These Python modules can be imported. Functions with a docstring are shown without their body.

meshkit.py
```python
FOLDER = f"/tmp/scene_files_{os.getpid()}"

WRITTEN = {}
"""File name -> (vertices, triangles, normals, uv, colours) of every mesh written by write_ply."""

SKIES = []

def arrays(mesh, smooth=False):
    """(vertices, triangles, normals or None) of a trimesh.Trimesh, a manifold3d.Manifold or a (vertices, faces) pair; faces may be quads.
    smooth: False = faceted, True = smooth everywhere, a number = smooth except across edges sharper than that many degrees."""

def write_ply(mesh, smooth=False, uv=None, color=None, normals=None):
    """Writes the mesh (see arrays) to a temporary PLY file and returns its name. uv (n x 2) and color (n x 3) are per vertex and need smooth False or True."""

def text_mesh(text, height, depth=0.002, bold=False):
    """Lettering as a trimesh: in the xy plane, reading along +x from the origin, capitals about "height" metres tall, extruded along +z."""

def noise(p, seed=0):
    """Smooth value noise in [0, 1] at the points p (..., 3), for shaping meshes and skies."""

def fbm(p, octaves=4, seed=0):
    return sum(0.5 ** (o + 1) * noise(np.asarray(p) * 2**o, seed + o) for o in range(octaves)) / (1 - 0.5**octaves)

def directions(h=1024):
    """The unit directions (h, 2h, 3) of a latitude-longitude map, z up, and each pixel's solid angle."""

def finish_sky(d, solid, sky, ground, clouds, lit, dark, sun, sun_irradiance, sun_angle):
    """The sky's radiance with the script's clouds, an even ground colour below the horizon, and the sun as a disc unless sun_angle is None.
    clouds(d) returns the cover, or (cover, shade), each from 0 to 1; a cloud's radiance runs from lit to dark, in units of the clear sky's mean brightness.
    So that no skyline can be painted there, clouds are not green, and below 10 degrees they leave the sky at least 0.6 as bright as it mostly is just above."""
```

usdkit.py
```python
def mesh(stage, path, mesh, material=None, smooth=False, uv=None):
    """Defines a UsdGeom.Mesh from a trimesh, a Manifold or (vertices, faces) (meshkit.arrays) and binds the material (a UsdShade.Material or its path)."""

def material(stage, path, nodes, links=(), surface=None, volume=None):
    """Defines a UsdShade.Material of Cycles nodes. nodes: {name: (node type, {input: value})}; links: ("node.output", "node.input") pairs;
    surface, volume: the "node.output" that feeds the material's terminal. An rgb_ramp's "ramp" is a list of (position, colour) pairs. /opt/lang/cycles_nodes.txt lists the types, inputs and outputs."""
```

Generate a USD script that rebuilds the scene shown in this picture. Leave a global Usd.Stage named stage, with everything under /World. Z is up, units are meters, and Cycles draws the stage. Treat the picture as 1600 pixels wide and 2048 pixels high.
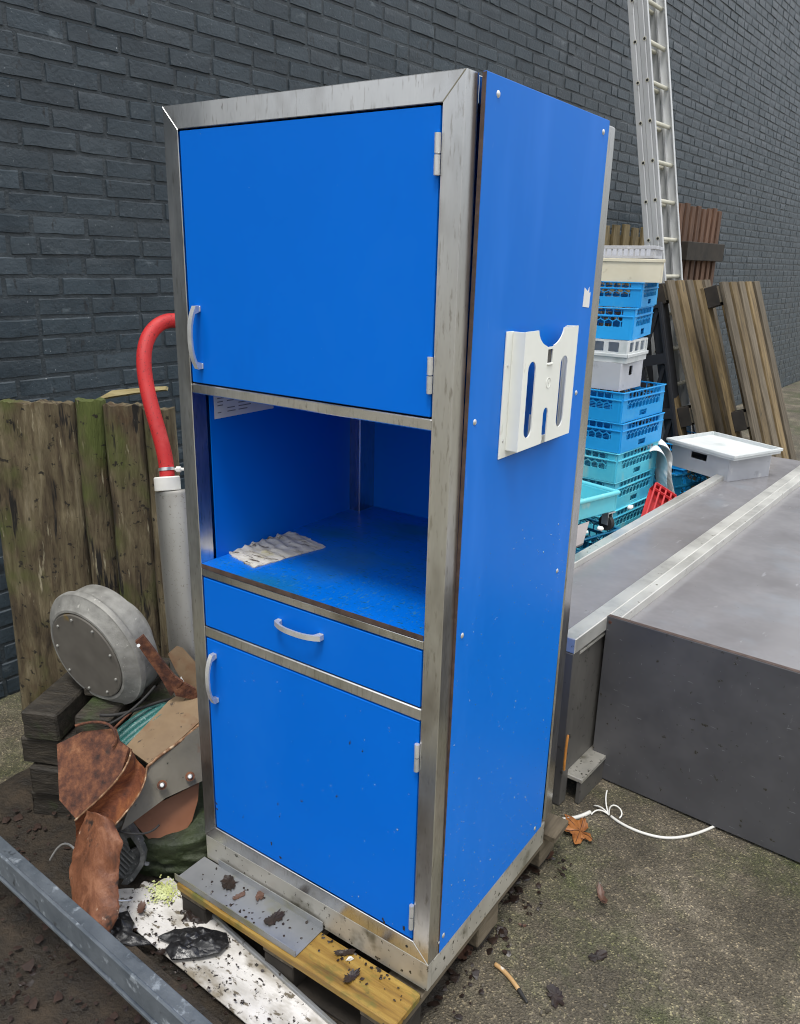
import math, random
import numpy as np, trimesh
from shapely.geometry import Polygon, Point, box as sbox
from shapely import affinity, union_all
from pxr import Usd, UsdGeom, UsdLux, UsdShade, Gf, Sdf
import usdkit, meshkit

random.seed(7); RNG = np.random.default_rng(7)
stage = Usd.Stage.CreateInMemory()
UsdGeom.SetStageUpAxis(stage, UsdGeom.Tokens.z); UsdGeom.SetStageMetersPerUnit(stage, 1.0)
WORLD = UsdGeom.Xform.Define(stage, '/World'); stage.SetDefaultPrim(WORLD.GetPrim())
UsdGeom.Scope.Define(stage, '/World/Looks')
PI = math.pi

# ------------------------------------------------------------------ camera, sky, sun, exposure
EYE = np.array([0.74129, -1.23681, 1.74494])
RM = np.array([[0.819940, 0.571981, 0.023146], [0.189460, -0.232993, -0.953845], [-0.540188, 0.786481, -0.299407]])  # right, down, forward
F = 1607.74                                                       # focal length in pixels of a 1600 wide picture
cam = UsdGeom.Camera.Define(stage, '/World/camera')
cam.CreateHorizontalApertureAttr(36.0); cam.CreateVerticalApertureAttr(46.08); cam.CreateFocalLengthAttr(36.0 * F / 1600)
cam.CreateClippingRangeAttr(Gf.Vec2f(0.02, 500))
cam.AddTransformOp().Set(Gf.Matrix4d(*RM[0], 0, *(-RM[1]), 0, *(-RM[2]), 0, *EYE, 1))
EXPOSURE = 1.05
cam.CreateExposureAttr(EXPOSURE)

SUN = np.array([0.16, -0.40, 1.2]); SUN /= np.linalg.norm(SUN)
ELEV, ROT = math.asin(SUN[2]), math.atan2(SUN[0], SUN[1])
sky = UsdLux.DomeLight.Define(stage, '/World/sky')
sky.GetPrim().SetCustomDataByKey('kind', 'structure')
skym = usdkit.material(stage, '/World/Looks/sky_cover', {
    'sky': ('sky_texture', {'sky_type': 'single_scattering', 'sun_disc': False, 'sun_elevation': ELEV, 'sun_rotation': ROT, 'aerosol_density': 1.5}),
    'bw': ('rgb_to_bw', {}),
    'tc': ('texture_coordinate', {}),
    'n': ('noise_texture', {'scale': 2.2, 'detail': 5.0, 'roughness': 0.55}),
    'r': ('rgb_ramp', {'ramp': [(0.25, (5.6, 5.75, 6.0)), (0.75, (7.6, 7.6, 7.6))]}),
    'm': ('mix', {'mix_type': 'mix', 'fac': 0.9}),
    'sp': ('separate_xyz', {}), 'ze': ('math', {'math_type': 'maximum', 'value2': 0.0}), 'zz': ('math', {'math_type': 'multiply_add', 'value2': 1.45, 'value3': 0.24}),
    'mu': ('mix', {'mix_type': 'multiply', 'fac': 1.0}), 'b': ('background_shader', {'strength': 0.1})},
    [('tc.generated', 'n.vector'), ('tc.generated', 'sp.vector'), ('sp.z', 'ze.value1'), ('ze.value', 'zz.value1'), ('r.color', 'mu.color1'), ('zz.value', 'mu.color2'), ('n.fac', 'r.fac'), ('sky.color', 'm.color1'), ('mu.color', 'm.color2'), ('m.color', 'b.color')], surface='b.background')
UsdShade.MaterialBindingAPI.Apply(sky.GetPrim()).Bind(skym)
sun = UsdLux.DistantLight.Define(stage, '/World/sun')
sun.CreateIntensityAttr(0.30); sun.CreateAngleAttr(14.0); sun.CreateNormalizeAttr(True); sun.CreateColorAttr(Gf.Vec3f(1.0, 0.97, 0.92))
_z = SUN; _x = np.cross([0, 0, 1], _z); _x /= np.linalg.norm(_x); _y = np.cross(_z, _x)
sun.AddTransformOp().Set(Gf.Matrix4d(*_x, 0, *_y, 0, *_z, 0, 0, 0, 5, 1))

# ------------------------------------------------------------------ helpers
USED = {}
def fresh(parent, name):
    k = USED.get((parent, name), 0); USED[(parent, name)] = k + 1
    return f'{parent}/{name}' if k == 0 else f'{parent}/{name}_{k:03d}'
MAT = {}                                                           # prim path -> 4x4 local-to-world of a thing
def tag(prim, label=None, cat=None, group=None, kind=None):
    for k, v in (('label', label), ('category', cat), ('group', group), ('kind', kind)):
        if v: prim.SetCustomDataByKey(k, v)
    return prim
def thing(name, label, cat, loc=(0, 0, 0), rotz=0.0, group=None, mat=None, kind=None):
    p = fresh('/World', name)
    x = UsdGeom.Xform.Define(stage, p)
    if mat is None:
        c, s = math.cos(rotz), math.sin(rotz)
        mat = np.array([[c, -s, 0, loc[0]], [s, c, 0, loc[1]], [0, 0, 1, loc[2]], [0, 0, 0, 1.0]])
    x.AddTransformOp().Set(Gf.Matrix4d(*np.asarray(mat).T.ravel().tolist()))
    MAT[p] = np.asarray(mat); tag(x.GetPrim(), label, cat, group, kind)
    return p
def arr(m):
    if hasattr(m, 'to_mesh'):
        q = m.to_mesh(); return trimesh.Trimesh(q.vert_properties[:, :3], q.tri_verts, process=False)
    return m
def part(parent, name, mesh, mat, smooth=False, label=None, world=False, kind=None):
    """A mesh under a thing or one of its parts. world: the points are given in the world's frame."""
    m = arr(mesh)
    if world:
        root = '/'.join(parent.split('/')[:3])
        m = m.copy(); m.apply_transform(np.linalg.inv(MAT[root]))
    p = fresh(parent, name)
    q = usdkit.mesh(stage, p, m, mat, smooth=smooth)
    if label: q.GetPrim().SetCustomDataByKey('label', label)
    if kind: q.GetPrim().SetCustomDataByKey('kind', kind)
    return p
def single(name, mesh, mat, label, cat, group=None, kind=None, smooth=False, base=None):
    """A thing that is one mesh (points in the world's frame), its origin at its base."""
    m = arr(mesh).copy()
    b = np.array([m.bounds[:, 0].mean(), m.bounds[:, 1].mean(), m.bounds[0, 2]]) if base is None else np.array(base)
    m.apply_translation(-b)
    p = fresh('/World', name)
    q = usdkit.mesh(stage, p, m, mat, smooth=smooth)
    q.AddTranslateOp().Set(Gf.Vec3d(*b.tolist()))
    tag(q.GetPrim(), label, cat, group, kind)
    return p
def copy(src, name, label, mat, group=None):
    p = fresh('/World', name)
    x = UsdGeom.Xform.Define(stage, p); pr = x.GetPrim()
    pr.GetReferences().AddInternalReference(src); pr.SetInstanceable(True)
    x.GetXformOpOrderAttr().Clear() if False else None
    op = UsdGeom.Xformable(pr).MakeMatrixXform(); op.Set(Gf.Matrix4d(*np.asarray(mat).T.ravel().tolist()))
    MAT[p] = np.asarray(mat); tag(pr, label, stage.GetPrimAtPath(src).GetCustomDataByKey('category'), group)
    return p
def TR(x=0, y=0, z=0): return trimesh.transformations.translation_matrix([x, y, z])
def RZ(a): return trimesh.transformations.rotation_matrix(a, [0, 0, 1])
def RX(a): return trimesh.transformations.rotation_matrix(a, [1, 0, 0])
def RY(a): return trimesh.transformations.rotation_matrix(a, [0, 1, 0])
def frame(o, x, y, z):
    m = np.eye(4); m[:3, 0], m[:3, 1], m[:3, 2], m[:3, 3] = x, y, z, o; return m
def unit(v): v = np.asarray(v, float); return v / np.linalg.norm(v)
cat = trimesh.util.concatenate
# the place as measured from the photograph: a pixel of the 1600x2048 picture and a plane or distance give a point
def ray(X, Y): return np.array([(X - 800) / F, (Y - 1024) / F, 1.0]) @ RM
def at(X, Y, t): return EYE + ray(X, Y) * t
def onz(X, Y, z): d = ray(X, Y); return EYE + d * (z - EYE[2]) / d[2]
def onx(X, Y, x): d = ray(X, Y); return EYE + d * (x - EYE[0]) / d[0]
def ony(X, Y, y): d = ray(X, Y); return EYE + d * (y - EYE[1]) / d[1]
def onpl(X, Y, p, n): d = ray(X, Y); return EYE + d * ((np.asarray(p) - EYE) @ n) / (d @ n)
def px(p):
    q = (np.asarray(p, float) - EYE) @ RM.T
    return np.stack([800 + F * q[..., 0] / q[..., 2], 1024 + F * q[..., 1] / q[..., 2], q[..., 2]], -1)

def bx(x0, x1, y0, y1, z0, z1, r=0.0):
    """A box, its edges chamfered by r."""
    if r <= 0:
        m = trimesh.creation.box([x1 - x0, y1 - y0, z1 - z0]); m.apply_translation([(x0 + x1) / 2, (y0 + y1) / 2, (z0 + z1) / 2]); return m
    r = min(r, .49 * min(x1 - x0, y1 - y0, z1 - z0)); P = []
    for a in (0, 1):
        for b in (0, 1):
            for c in (0, 1):
                X, Y, Z = (x0, x1)[a], (y0, y1)[b], (z0, z1)[c]; sx, sy, sz = (r, -r)[a], (r, -r)[b], (r, -r)[c]
                P += [(X, Y + sy, Z + sz), (X + sx, Y, Z + sz), (X + sx, Y + sy, Z)]
    return trimesh.convex.convex_hull(np.array(P))
def rough_box(dx, dy, dz, edge, amp, freq, seed=0, r=0.0):
    """A box about the origin with worn, uneven faces."""
    m = bx(-dx / 2, dx / 2, -dy / 2, dy / 2, -dz / 2, dz / 2, r)
    m = m.subdivide_to_size(edge, max_iter=14); m.merge_vertices()
    v = m.vertices; f = np.asarray(freq, float) * np.ones(3)
    d = np.stack([meshkit.fbm(v * f + 31.7 * k + seed * 5.3, 3, seed + k) - .5 for k in range(3)], 1)
    return trimesh.Trimesh(v + d * 2 * amp, m.faces, process=False)
def tube(pts, r, n=8, closed_ends=True):
    pts = np.asarray(pts, float); k = len(pts); r = np.broadcast_to(r, k)
    T = np.gradient(pts, axis=0); T /= np.linalg.norm(T, axis=1, keepdims=True)
    a = np.array([0, 0, 1.0]) if abs(T[0][2]) < .9 else np.array([1.0, 0, 0])
    N = unit(np.cross(T[0], a)); V, Fc = [], []
    for i in range(k):
        N = unit(N - T[i] * (N @ T[i])); B = np.cross(T[i], N)
        for j in range(n):
            th = 2 * PI * j / n; V.append(pts[i] + r[i] * (math.cos(th) * N + math.sin(th) * B))
    for i in range(k - 1):
        for j in range(n):
            a0, a1, b0, b1 = i * n + j, i * n + (j + 1) % n, (i + 1) * n + j, (i + 1) * n + (j + 1) % n
            Fc += [(a0, a1, b1), (a0, b1, b0)]
    if closed_ends:
        V += [pts[0], pts[-1]]; c0, c1 = len(V) - 2, len(V) - 1
        for j in range(n):
            Fc += [(c0, (j + 1) % n, j), (c1, (k - 1) * n + j, (k - 1) * n + (j + 1) % n)]
    m = trimesh.Trimesh(np.array(V), np.array(Fc), process=False); return m
def curve(P, n=40):
    from scipy.interpolate import CubicSpline
    P = np.asarray(P, float); s = np.r_[0, np.cumsum(np.linalg.norm(np.diff(P, axis=0), axis=1))]
    return CubicSpline(s, P)(np.linspace(0, s[-1], n))
def ext(poly, h):
    """A flat shape extruded along +z."""
    gs = getattr(poly, 'geoms', [poly])
    return cat([trimesh.creation.extrude_polygon(g, h, engine='earcut') for g in gs if g.area > 1e-9])
def bevel(poly, h, r):
    """A convex flat shape extruded along z with its edges chamfered."""
    o = np.array(poly.exterior.coords)[:-1]; i = np.array(poly.buffer(-r, join_style=2).exterior.coords)[:-1]
    P = [np.c_[i, np.zeros(len(i))], np.c_[i, np.full(len(i), h)], np.c_[o, np.full(len(o), r)], np.c_[o, np.full(len(o), h - r)]]
    return trimesh.convex.convex_hull(np.vstack(P))
XZ = np.array([[1, 0, 0, 0], [0, 0, 1, 0], [0, 1, 0, 0], [0, 0, 0, 1.0]])     # shape's (x, y) -> (x, z), thickness -> +y
YZ = np.array([[0, 0, 1, 0], [1, 0, 0, 0], [0, 1, 0, 0], [0, 0, 0, 1.0]])     # shape's (x, y) -> (y, z), thickness -> +x
def put(m, M):
    m = arr(m).copy(); m.apply_transform(M); 
    return m
def lathe(profile, n=32):
    m = trimesh.creation.revolve(np.asarray(profile, float), sections=n); return m
def plate(P, th, edge=0.0, amp=0.0, seed=0, toward=None):
    """A plate through the outline P (3-D points, nearly flat), thickness th away from the viewer."""
    P = np.asarray(P, float); c = P.mean(0); n = np.linalg.svd(P - c)[2][2]
    if n @ ((EYE if toward is None else toward) - c) > 0: n = -n
    x = unit(np.cross([0, 0, 1.0], n) if abs(n[2]) < .95 else np.cross([0, 1.0, 0], n)); y = np.cross(n, x)
    poly = Polygon(np.c_[(P - c) @ x, (P - c) @ y]).buffer(0)
    m = ext(poly, th)
    if edge:
        m = m.subdivide_to_size(edge, max_iter=12); m.merge_vertices()
        m.vertices = m.vertices + (meshkit.fbm(m.vertices * 14 + seed, 3, seed)[:, None] - .5) * np.array([0, 0, 2 * amp])
    return put(m, frame(c, x, y, n))
def cyl(p, q, r, n=16):
    return trimesh.creation.cylinder(r, segment=[p, q], sections=n)

# ------------------------------------------------------------------ materials
LOOK = {}
def base_nodes(stretch, rnd=True):
    N = {'tc': ('texture_coordinate', {}), 'oi': ('object_info', {}), 'sc': ('math', {'math_type': 'multiply', 'value2': 37.0 if rnd else 0.0}),
         'cx': ('combine_xyz', {}), 'ad': ('vector_math', {'math_type': 'add'}), 'mp': ('mapping', {'scale': stretch})}
    L = [('oi.random', 'sc.value1'), ('sc.value', 'cx.x'), ('sc.value', 'cx.y'), ('sc.value', 'cx.z'), ('tc.object', 'ad.vector1'), ('cx.vector', 'ad.vector2'), ('ad.vector', 'mp.vector')]
    return N, L
def noisy(name, ramp, scale=6.0, stretch=(1, 1, 1), detail=6.0, rough=.6, rough2=None, bump=.3, bscale=60.0, bdist=.002, metallic=0.0, spec=.5,
          spots=None, island=0.0, vary=0.0, coat=0.0, distortion=0.0, second=None):
    """Colour from stretched noise through a ramp; fine noise as relief; spots = (colour, scale, threshold, softness, stretch) laid over it; vary = tone between objects."""
    N, L = base_nodes(stretch)
    N['n'] = ('noise_texture', {'scale': scale, 'detail': detail, 'roughness': .6, 'distortion': distortion}); L += [('mp.vector', 'n.vector')]
    N['r'] = ('rgb_ramp', {'ramp': ramp}); L += [('n.fac', 'r.fac')]
    col = 'r.color'
    for i, sp in enumerate(spots or []):
        c, s, t, w, st = sp[:5]
        N[f'm{i}'] = ('mapping', {'scale': st}); L += [('ad.vector', f'm{i}.vector')]
        N[f's{i}'] = ('noise_texture', {'scale': s, 'detail': 4.0, 'roughness': .6}); L += [(f'm{i}.vector', f's{i}.vector')]
        N[f'q{i}'] = ('map_range', {'from_min': t, 'from_max': t + w, 'clamp': True}); L += [(f's{i}.fac', f'q{i}.value')]
        N[f'x{i}'] = ('mix', {'mix_type': 'mix', 'color2': c}); L += [(f'q{i}.result', f'x{i}.fac'), (col, f'x{i}.color1')]; col = f'x{i}.color'
    if vary or island:
        N['v'] = ('map_range', {'from_min': 0., 'from_max': 1., 'to_min': 1 - (vary or island), 'to_max': 1 + (vary or island)})
        if island: N['g'] = ('geometry', {}); L += [('g.random_per_island', 'v.value')]
        else: L += [('oi.random', 'v.value')]
        N['h'] = ('hsv', {}); L += [(col, 'h.color'), ('v.result', 'h.value')]; col = 'h.color'
    N['p'] = ('principled_bsdf', {'metallic': metallic, 'roughness': rough, 'specular_ior_level': spec, 'coat_weight': coat, 'coat_roughness': .15}); L += [(col, 'p.base_color')]
    if rough2 is not None:
        N['rr'] = ('map_range', {'from_min': .35, 'from_max': .65, 'to_min': rough, 'to_max': rough2, 'clamp': True}); L += [('n.fac', 'rr.value'), ('rr.result', 'p.roughness')]
    if bump:
        N['bn'] = ('noise_texture', {'scale': bscale, 'detail': 5.0, 'roughness': .65}); L += [('mp.vector', 'bn.vector')]
        N['b'] = ('bump', {'strength': bump, 'distance': bdist}); L += [('bn.fac', 'b.height'), ('b.normal', 'p.normal')]
    LOOK[name] = usdkit.material(stage, f'/World/Looks/{name}', N, L, surface='p.BSDF')
    return LOOK[name]
g = lambda v, t=(1, 1, 1): tuple(v * k for k in t)
U1 = (1, 1, 1)
noisy('slate_paint', [(.3, (.016, .024, .031)), (.5, (.025, .036, .045)), (.72, (.037, .051, .062))], 3.5, rough=.30, rough2=.46, bump=.7, bscale=60, bdist=.005, vary=.13,
      spots=[((.42, .44, .45), 110, .705, .02, U1), ((.012, .015, .018), 34, .63, .05, (1, 1, .35)), ((.075, .092, .104), 12, .63, .10, (1, 1, 1.6))])
noisy('slate_mortar', [(.3, (.022, .029, .034)), (.7, (.038, .048, .055))], 8, rough=.42, bump=.9, bscale=70, bdist=.006)
noisy('steel', [(.3, (.58, .58, .575)), (.7, (.78, .78, .77))], 3, (1, 1, .25), rough=.15, rough2=.33, bump=.05, bscale=160, bdist=.001, metallic=1.0,
      spots=[((.46, .445, .42), 150, .58, .12, (1, 1, .16)), ((.33, .31, .28), 4, .52, .2, (1, 1, .6)), ((.36, .35, .33), 90, .69, .06, (1, 1, .3))])
noisy('steel_dirty', [(.3, (.44, .425, .38)), (.7, (.62, .60, .54))], 6, rough=.38, rough2=.55, bump=.25, bscale=120, bdist=.001, metallic=.75,
      spots=[((.05, .045, .03), 75, .62, .04, (1, 1, .7)), ((.16, .15, .11), 9, .55, .15, U1)])
noisy('steel_light', [(.3, (.60, .59, .55)), (.7, (.76, .75, .70))], 4, rough=.30, rough2=.45, bump=.1, bscale=90, bdist=.001, metallic=.75,
      spots=[((.22, .20, .16), 40, .66, .05, U1)])
noisy('zinc', [(.3, (.55, .56, .56)), (.7, (.78, .78, .77))], 12, rough=.35, bump=.1, metallic=.9)
noisy('chrome', [(.3, (.50, .51, .51)), (.7, (.68, .68, .67))], 15, rough=.30, rough2=.42, bump=.1, bscale=200, bdist=.0006, metallic=.62, spots=[((.40, .40, .39), 120, .66, .06, U1)])
noisy('blue_laminate', [(.3, (.000, .128, .60)), (.7, (.000, .138, .64))], 2, rough=.45, rough2=.52, bump=.04, bscale=240, bdist=.0005, spec=.12, spots=[((.006, .150, .64), 2.2, .58, .25, (1, 1, .6)), ((.25, .42, .75), 150, .755, .02, U1), ((.000, .105, .50), 3.5, .62, .25, (1, 1, .4))])
noisy('blue_side', [(.3, (.000, .128, .53)), (.7, (.000, .142, .57))], 2, (1, 1, .5), rough=.36, rough2=.46, bump=.05, bscale=200, bdist=.0005, spec=.24,
      spots=[((.10, .22, .56), 60, .72, .05, (1, 1, .12)), ((.010, .155, .60), 5, .56, .2, (1, 1, .2)), ((.45, .55, .7), 170, .755, .02, U1)])
noisy('blue_shelf', [(.3, (.000, .12, .55)), (.7, (.000, .132, .60))], 3, rough=.22, rough2=.42, bump=.1, bscale=120, bdist=.0006,
      spots=[((.008, .125, .26), 3.2, .50, .22, (1, 2, 1)), ((.03, .16, .32), 60, .58, .12, (3, 1, 1)), ((.008, .085, .16), 40, .60, .06, (1, 4, 1)), ((.02, .13, .36), 2.1, .56, .25, U1), ((.01, .012, .015), 60, .74, .03, U1)])
noisy('laminate_edge', [(.3, (.035, .020, .016)), (.7, (.085, .055, .044))], 40, rough=.6, bump=.4)
noisy('black_gap', [(.3, (.006, .006, .006)), (.7, (.012, .012, .012))], 10, rough=.8, bump=0)
noisy('holder_plastic', [(.3, (.66, .67, .62)), (.7, (.74, .75, .70))], 5, rough=.45, bump=.08, bscale=220, bdist=.0005, spots=[((.40, .40, .34), 16, .66, .1, (1, 1, .5))])
noisy('dark_clip', [(.3, (.035, .033, .032)), (.7, (.07, .066, .062))], 20, rough=.5, bump=.2)
noisy('paper', [(.3, (.60, .60, .58)), (.7, (.70, .70, .68))], 12, rough=.8, bump=.1)
noisy('print_ink', [(.3, (.16, .16, .17)), (.7, (.24, .24, .25))], 12, rough=.8, bump=0)
noisy('wet_card', [(.25, (.26, .22, .15)), (.45, (.50, .48, .42)), (.75, (.66, .64, .59))], 14, (1, 3, 1), rough=.75, bump=.5, bscale=80, spots=[((.10, .08, .06), 26, .58, .07, (1, 3, 1)), ((.52, .47, .22), 7, .57, .12, U1)])
noisy('counter_laminate', [(.3, (.155, .15, .155)), (.7, (.21, .205, .215))], 2.5, rough=.13, rough2=.32, bump=.12, bscale=40, bdist=.001,
      spots=[((.20, .22, .245), 3.1, .54, .25, U1), ((.27, .27, .28), 30, .66, .06, (1, .25, 1)), ((.03, .03, .03), 60, .73, .03, U1)])
noisy('counter_end', [(.3, (.050, .050, .054)), (.7, (.068, .068, .072))], 5, rough=.45, rough2=.6, bump=.2, bscale=50, bdist=.001,
      spots=[((.24, .24, .24), 160, .75, .02, U1), ((.17, .17, .175), 22, .69, .02, (1, 1, 7)), ((.15, .15, .155), 26, .70, .02, (6, 1, 1)), ((.085, .084, .088), 3, .52, .2, U1), ((.022, .018, .009), 42, .655, .05, U1)])
noisy('counter_side', [(.3, (.055, .052, .048)), (.7, (.11, .105, .095))], 6, (1, 1, .4), rough=.5, bump=.3, spots=[((.02, .018, .014), 40, .62, .06, U1)])
noisy('aluminium', [(.3, (.52, .53, .53)), (.7, (.70, .71, .71))], 4, (1, 1, .2), rough=.40, rough2=.55, bump=.1, bscale=100, bdist=.001, metallic=.55, spots=[((.33, .33, .32), 22, .63, .1, (1, 1, .3))])
noisy('rung_metal', [(.3, (.50, .49, .40)), (.7, (.66, .64, .54))], 8, rough=.5, bump=.1, metallic=.4)
noisy('pallet_wood', [(.25, (.055, .038, .018)), (.5, (.15, .105, .048)), (.75, (.25, .185, .09))], 7, (7, .7, 7), rough=.75, bump=.5, bscale=22, bdist=.003, vary=.25, spots=[((.045, .035, .018), 8, .60, .12, (3, .6, 3))])
noisy('panel_wood', [(.25, (.06, .045, .02)), (.5, (.16, .12, .055)), (.75, (.27, .21, .11))], 7, (7, 7, .7), rough=.75, bump=.5, bscale=22, bdist=.003, vary=.22, spots=[((.055, .045, .02), 8, .60, .12, (3, 3, .6))])
noisy('grey_wood', [(.25, (.05, .038, .024)), (.5, (.11, .088, .058)), (.75, (.18, .148, .105))], 7, (7, .7, 7), rough=.8, bump=.5, bscale=22, bdist=.003, vary=.2)
noisy('red_wood', [(.25, (.045, .020, .012)), (.5, (.11, .055, .032)), (.75, (.19, .11, .07))], 7, (7, 7, .7), rough=.75, bump=.5, bscale=22, bdist=.003, vary=.25)
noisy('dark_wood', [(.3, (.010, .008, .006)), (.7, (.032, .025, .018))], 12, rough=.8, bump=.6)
noisy('rotten_wood', [(.25, (.008, .007, .005)), (.5, (.026, .021, .015)), (.75, (.060, .050, .036))], 6, (2, 8, 8), rough=.6, bump=.9, bscale=20, bdist=.006, vary=.3, spots=[((.03, .045, .012), 5, .56, .12, U1)])
noisy('wet_plank', [(.25, (.07, .036, .008)), (.45, (.22, .125, .022)), (.75, (.36, .235, .05))], 6, (.8, 9, 9), rough=.38, rough2=.6, bump=.5, bscale=16, bdist=.003,
      spots=[((.10, .10, .018), 9, .55, .12, (1, 2, 1)), ((.018, .014, .008), 24, .64, .05, U1)])
noisy('old_timber', [(.26, (.030, .021, .012)), (.42, (.085, .062, .034)), (.58, (.150, .120, .066)), (.78, (.27, .225, .145))], 7, (5, 5, .7), rough=.85, bump=1.0, bscale=26, bdist=.010, distortion=.4,
      spots=[((.085, .105, .022), 3.2, .50, .14, (1, 1, .7)), ((.075, .036, .014), 4.5, .57, .12, (1, 1, .6)), ((.010, .008, .006), 9, .60, .05, (3, 3, .3)), ((.34, .30, .20), 26, .64, .06, (2, 2, .25)), ((.48, .46, .40), 9, .705, .03, (1, 1, .6)), ((.020, .016, .010), 34, .62, .05, U1)])
noisy('split_lath', [(.3, (.26, .20, .08)), (.7, (.46, .39, .20))], 10, (1, 1, 6), rough=.8, bump=.6)
noisy('crate_blue', [(.3, (.004, .27, .66)), (.7, (.02, .35, .76))], 3, rough=.42, bump=.1, bscale=60, vary=.06, spots=[((.10, .46, .66), 5, .58, .2, (1, 1, .5))])
noisy('crate_cyan', [(.3, (.05, .48, .68)), (.7, (.14, .60, .72))], 4, rough=.48, bump=.15, bscale=60, vary=.07, spots=[((.32, .55, .52), 9, .56, .15, (1, 1, .3)), ((.02, .33, .68), 3, .57, .2, U1)])
noisy('crate_deep', [(.3, (.005, .10, .20)), (.7, (.01, .17, .33))], 4, rough=.45, bump=.1, spots=[((.10, .26, .36), 14, .62, .08, U1)])
noisy('crate_teal', [(.3, (.18, .56, .58)), (.7, (.08, .50, .64))], 3, rough=.4, bump=.15, bscale=50, spots=[((.66, .66, .52), 5, .62, .15, U1), ((.03, .025, .015), 40, .72, .03, U1)])
noisy('pale_plastic', [(.3, (.52, .55, .55)), (.7, (.66, .68, .68))], 5, rough=.5, bump=.15, bscale=60, spots=[((.36, .42, .41), 6, .58, .2, (1, 1, .4)), ((.10, .09, .06), 30, .72, .04, U1)])
noisy('grey_plastic', [(.3, (.40, .41, .44)), (.7, (.50, .51, .54))], 4, rough=.5, bump=.15, bscale=60, spots=[((.62, .62, .62), 10, .64, .1, U1), ((.22, .22, .23), 8, .62, .15, U1)])
noisy('cream_plastic', [(.3, (.58, .53, .39)), (.7, (.70, .65, .51))], 4, rough=.5, bump=.1, bscale=60, spots=[((.38, .32, .20), 11, .64, .12, U1)])
noisy('grey_board', [(.3, (.20, .18, .175)), (.7, (.28, .255, .25))], 8, rough=.6, bump=.3)
noisy('white_plastic', [(.3, (.70, .71, .70)), (.7, (.80, .81, .80))], 4, rough=.45, bump=.05, spots=[((.35, .33, .27), 20, .70, .05, U1)])
noisy('red_plastic', [(.3, (.40, .012, .018)), (.7, (.52, .03, .03))], 6, rough=.45, bump=.1)
noisy('black_plastic', [(.3, (.008, .009, .012)), (.7, (.018, .020, .025))], 5, rough=.5, bump=.15)
noisy('dark_paint', [(.3, (.010, .013, .011)), (.7, (.024, .030, .026))], 9, rough=.5, bump=.3, spots=[((.05, .03, .02), 14, .64, .08, U1)])
noisy('black_gloss', [(.3, (.006, .006, .007)), (.7, (.014, .014, .015))], 14, rough=.18, rough2=.5, bump=.5, bscale=40, bdist=.006)
noisy('rubber', [(.3, (.012, .012, .012)), (.7, (.03, .028, .026))], 10, rough=.7, bump=.2)
noisy('rust', [(.30, (.028, .012, .009)), (.48, (.095, .034, .018)), (.62, (.17, .066, .030)), (.78, (.27, .125, .062))], 34, rough=.85, bump=.9, bscale=90, bdist=.004, spots=[((.03, .018, .014), 12, .60, .1, U1)])
noisy('rust_flake', [(.3, (.03, .014, .009)), (.7, (.10, .045, .026))], 30, rough=.8, bump=.5, island=.6)
noisy('rust_orange', [(.25, (.030, .009, .005)), (.45, (.13, .036, .012)), (.75, (.30, .105, .030))], 16, (1, 1, 2.5), rough=.8, bump=.9, bscale=50, bdist=.006, distortion=.6)
noisy('rust_smooth', [(.3, (.17, .060, .026)), (.7, (.25, .100, .045))], 6, rough=.55, bump=.25, bscale=60, spots=[((.08, .035, .02), 18, .66, .08, (1, 1, 3)), ((.36, .22, .14), 60, .74, .02, (1, 6, 1))])
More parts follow.
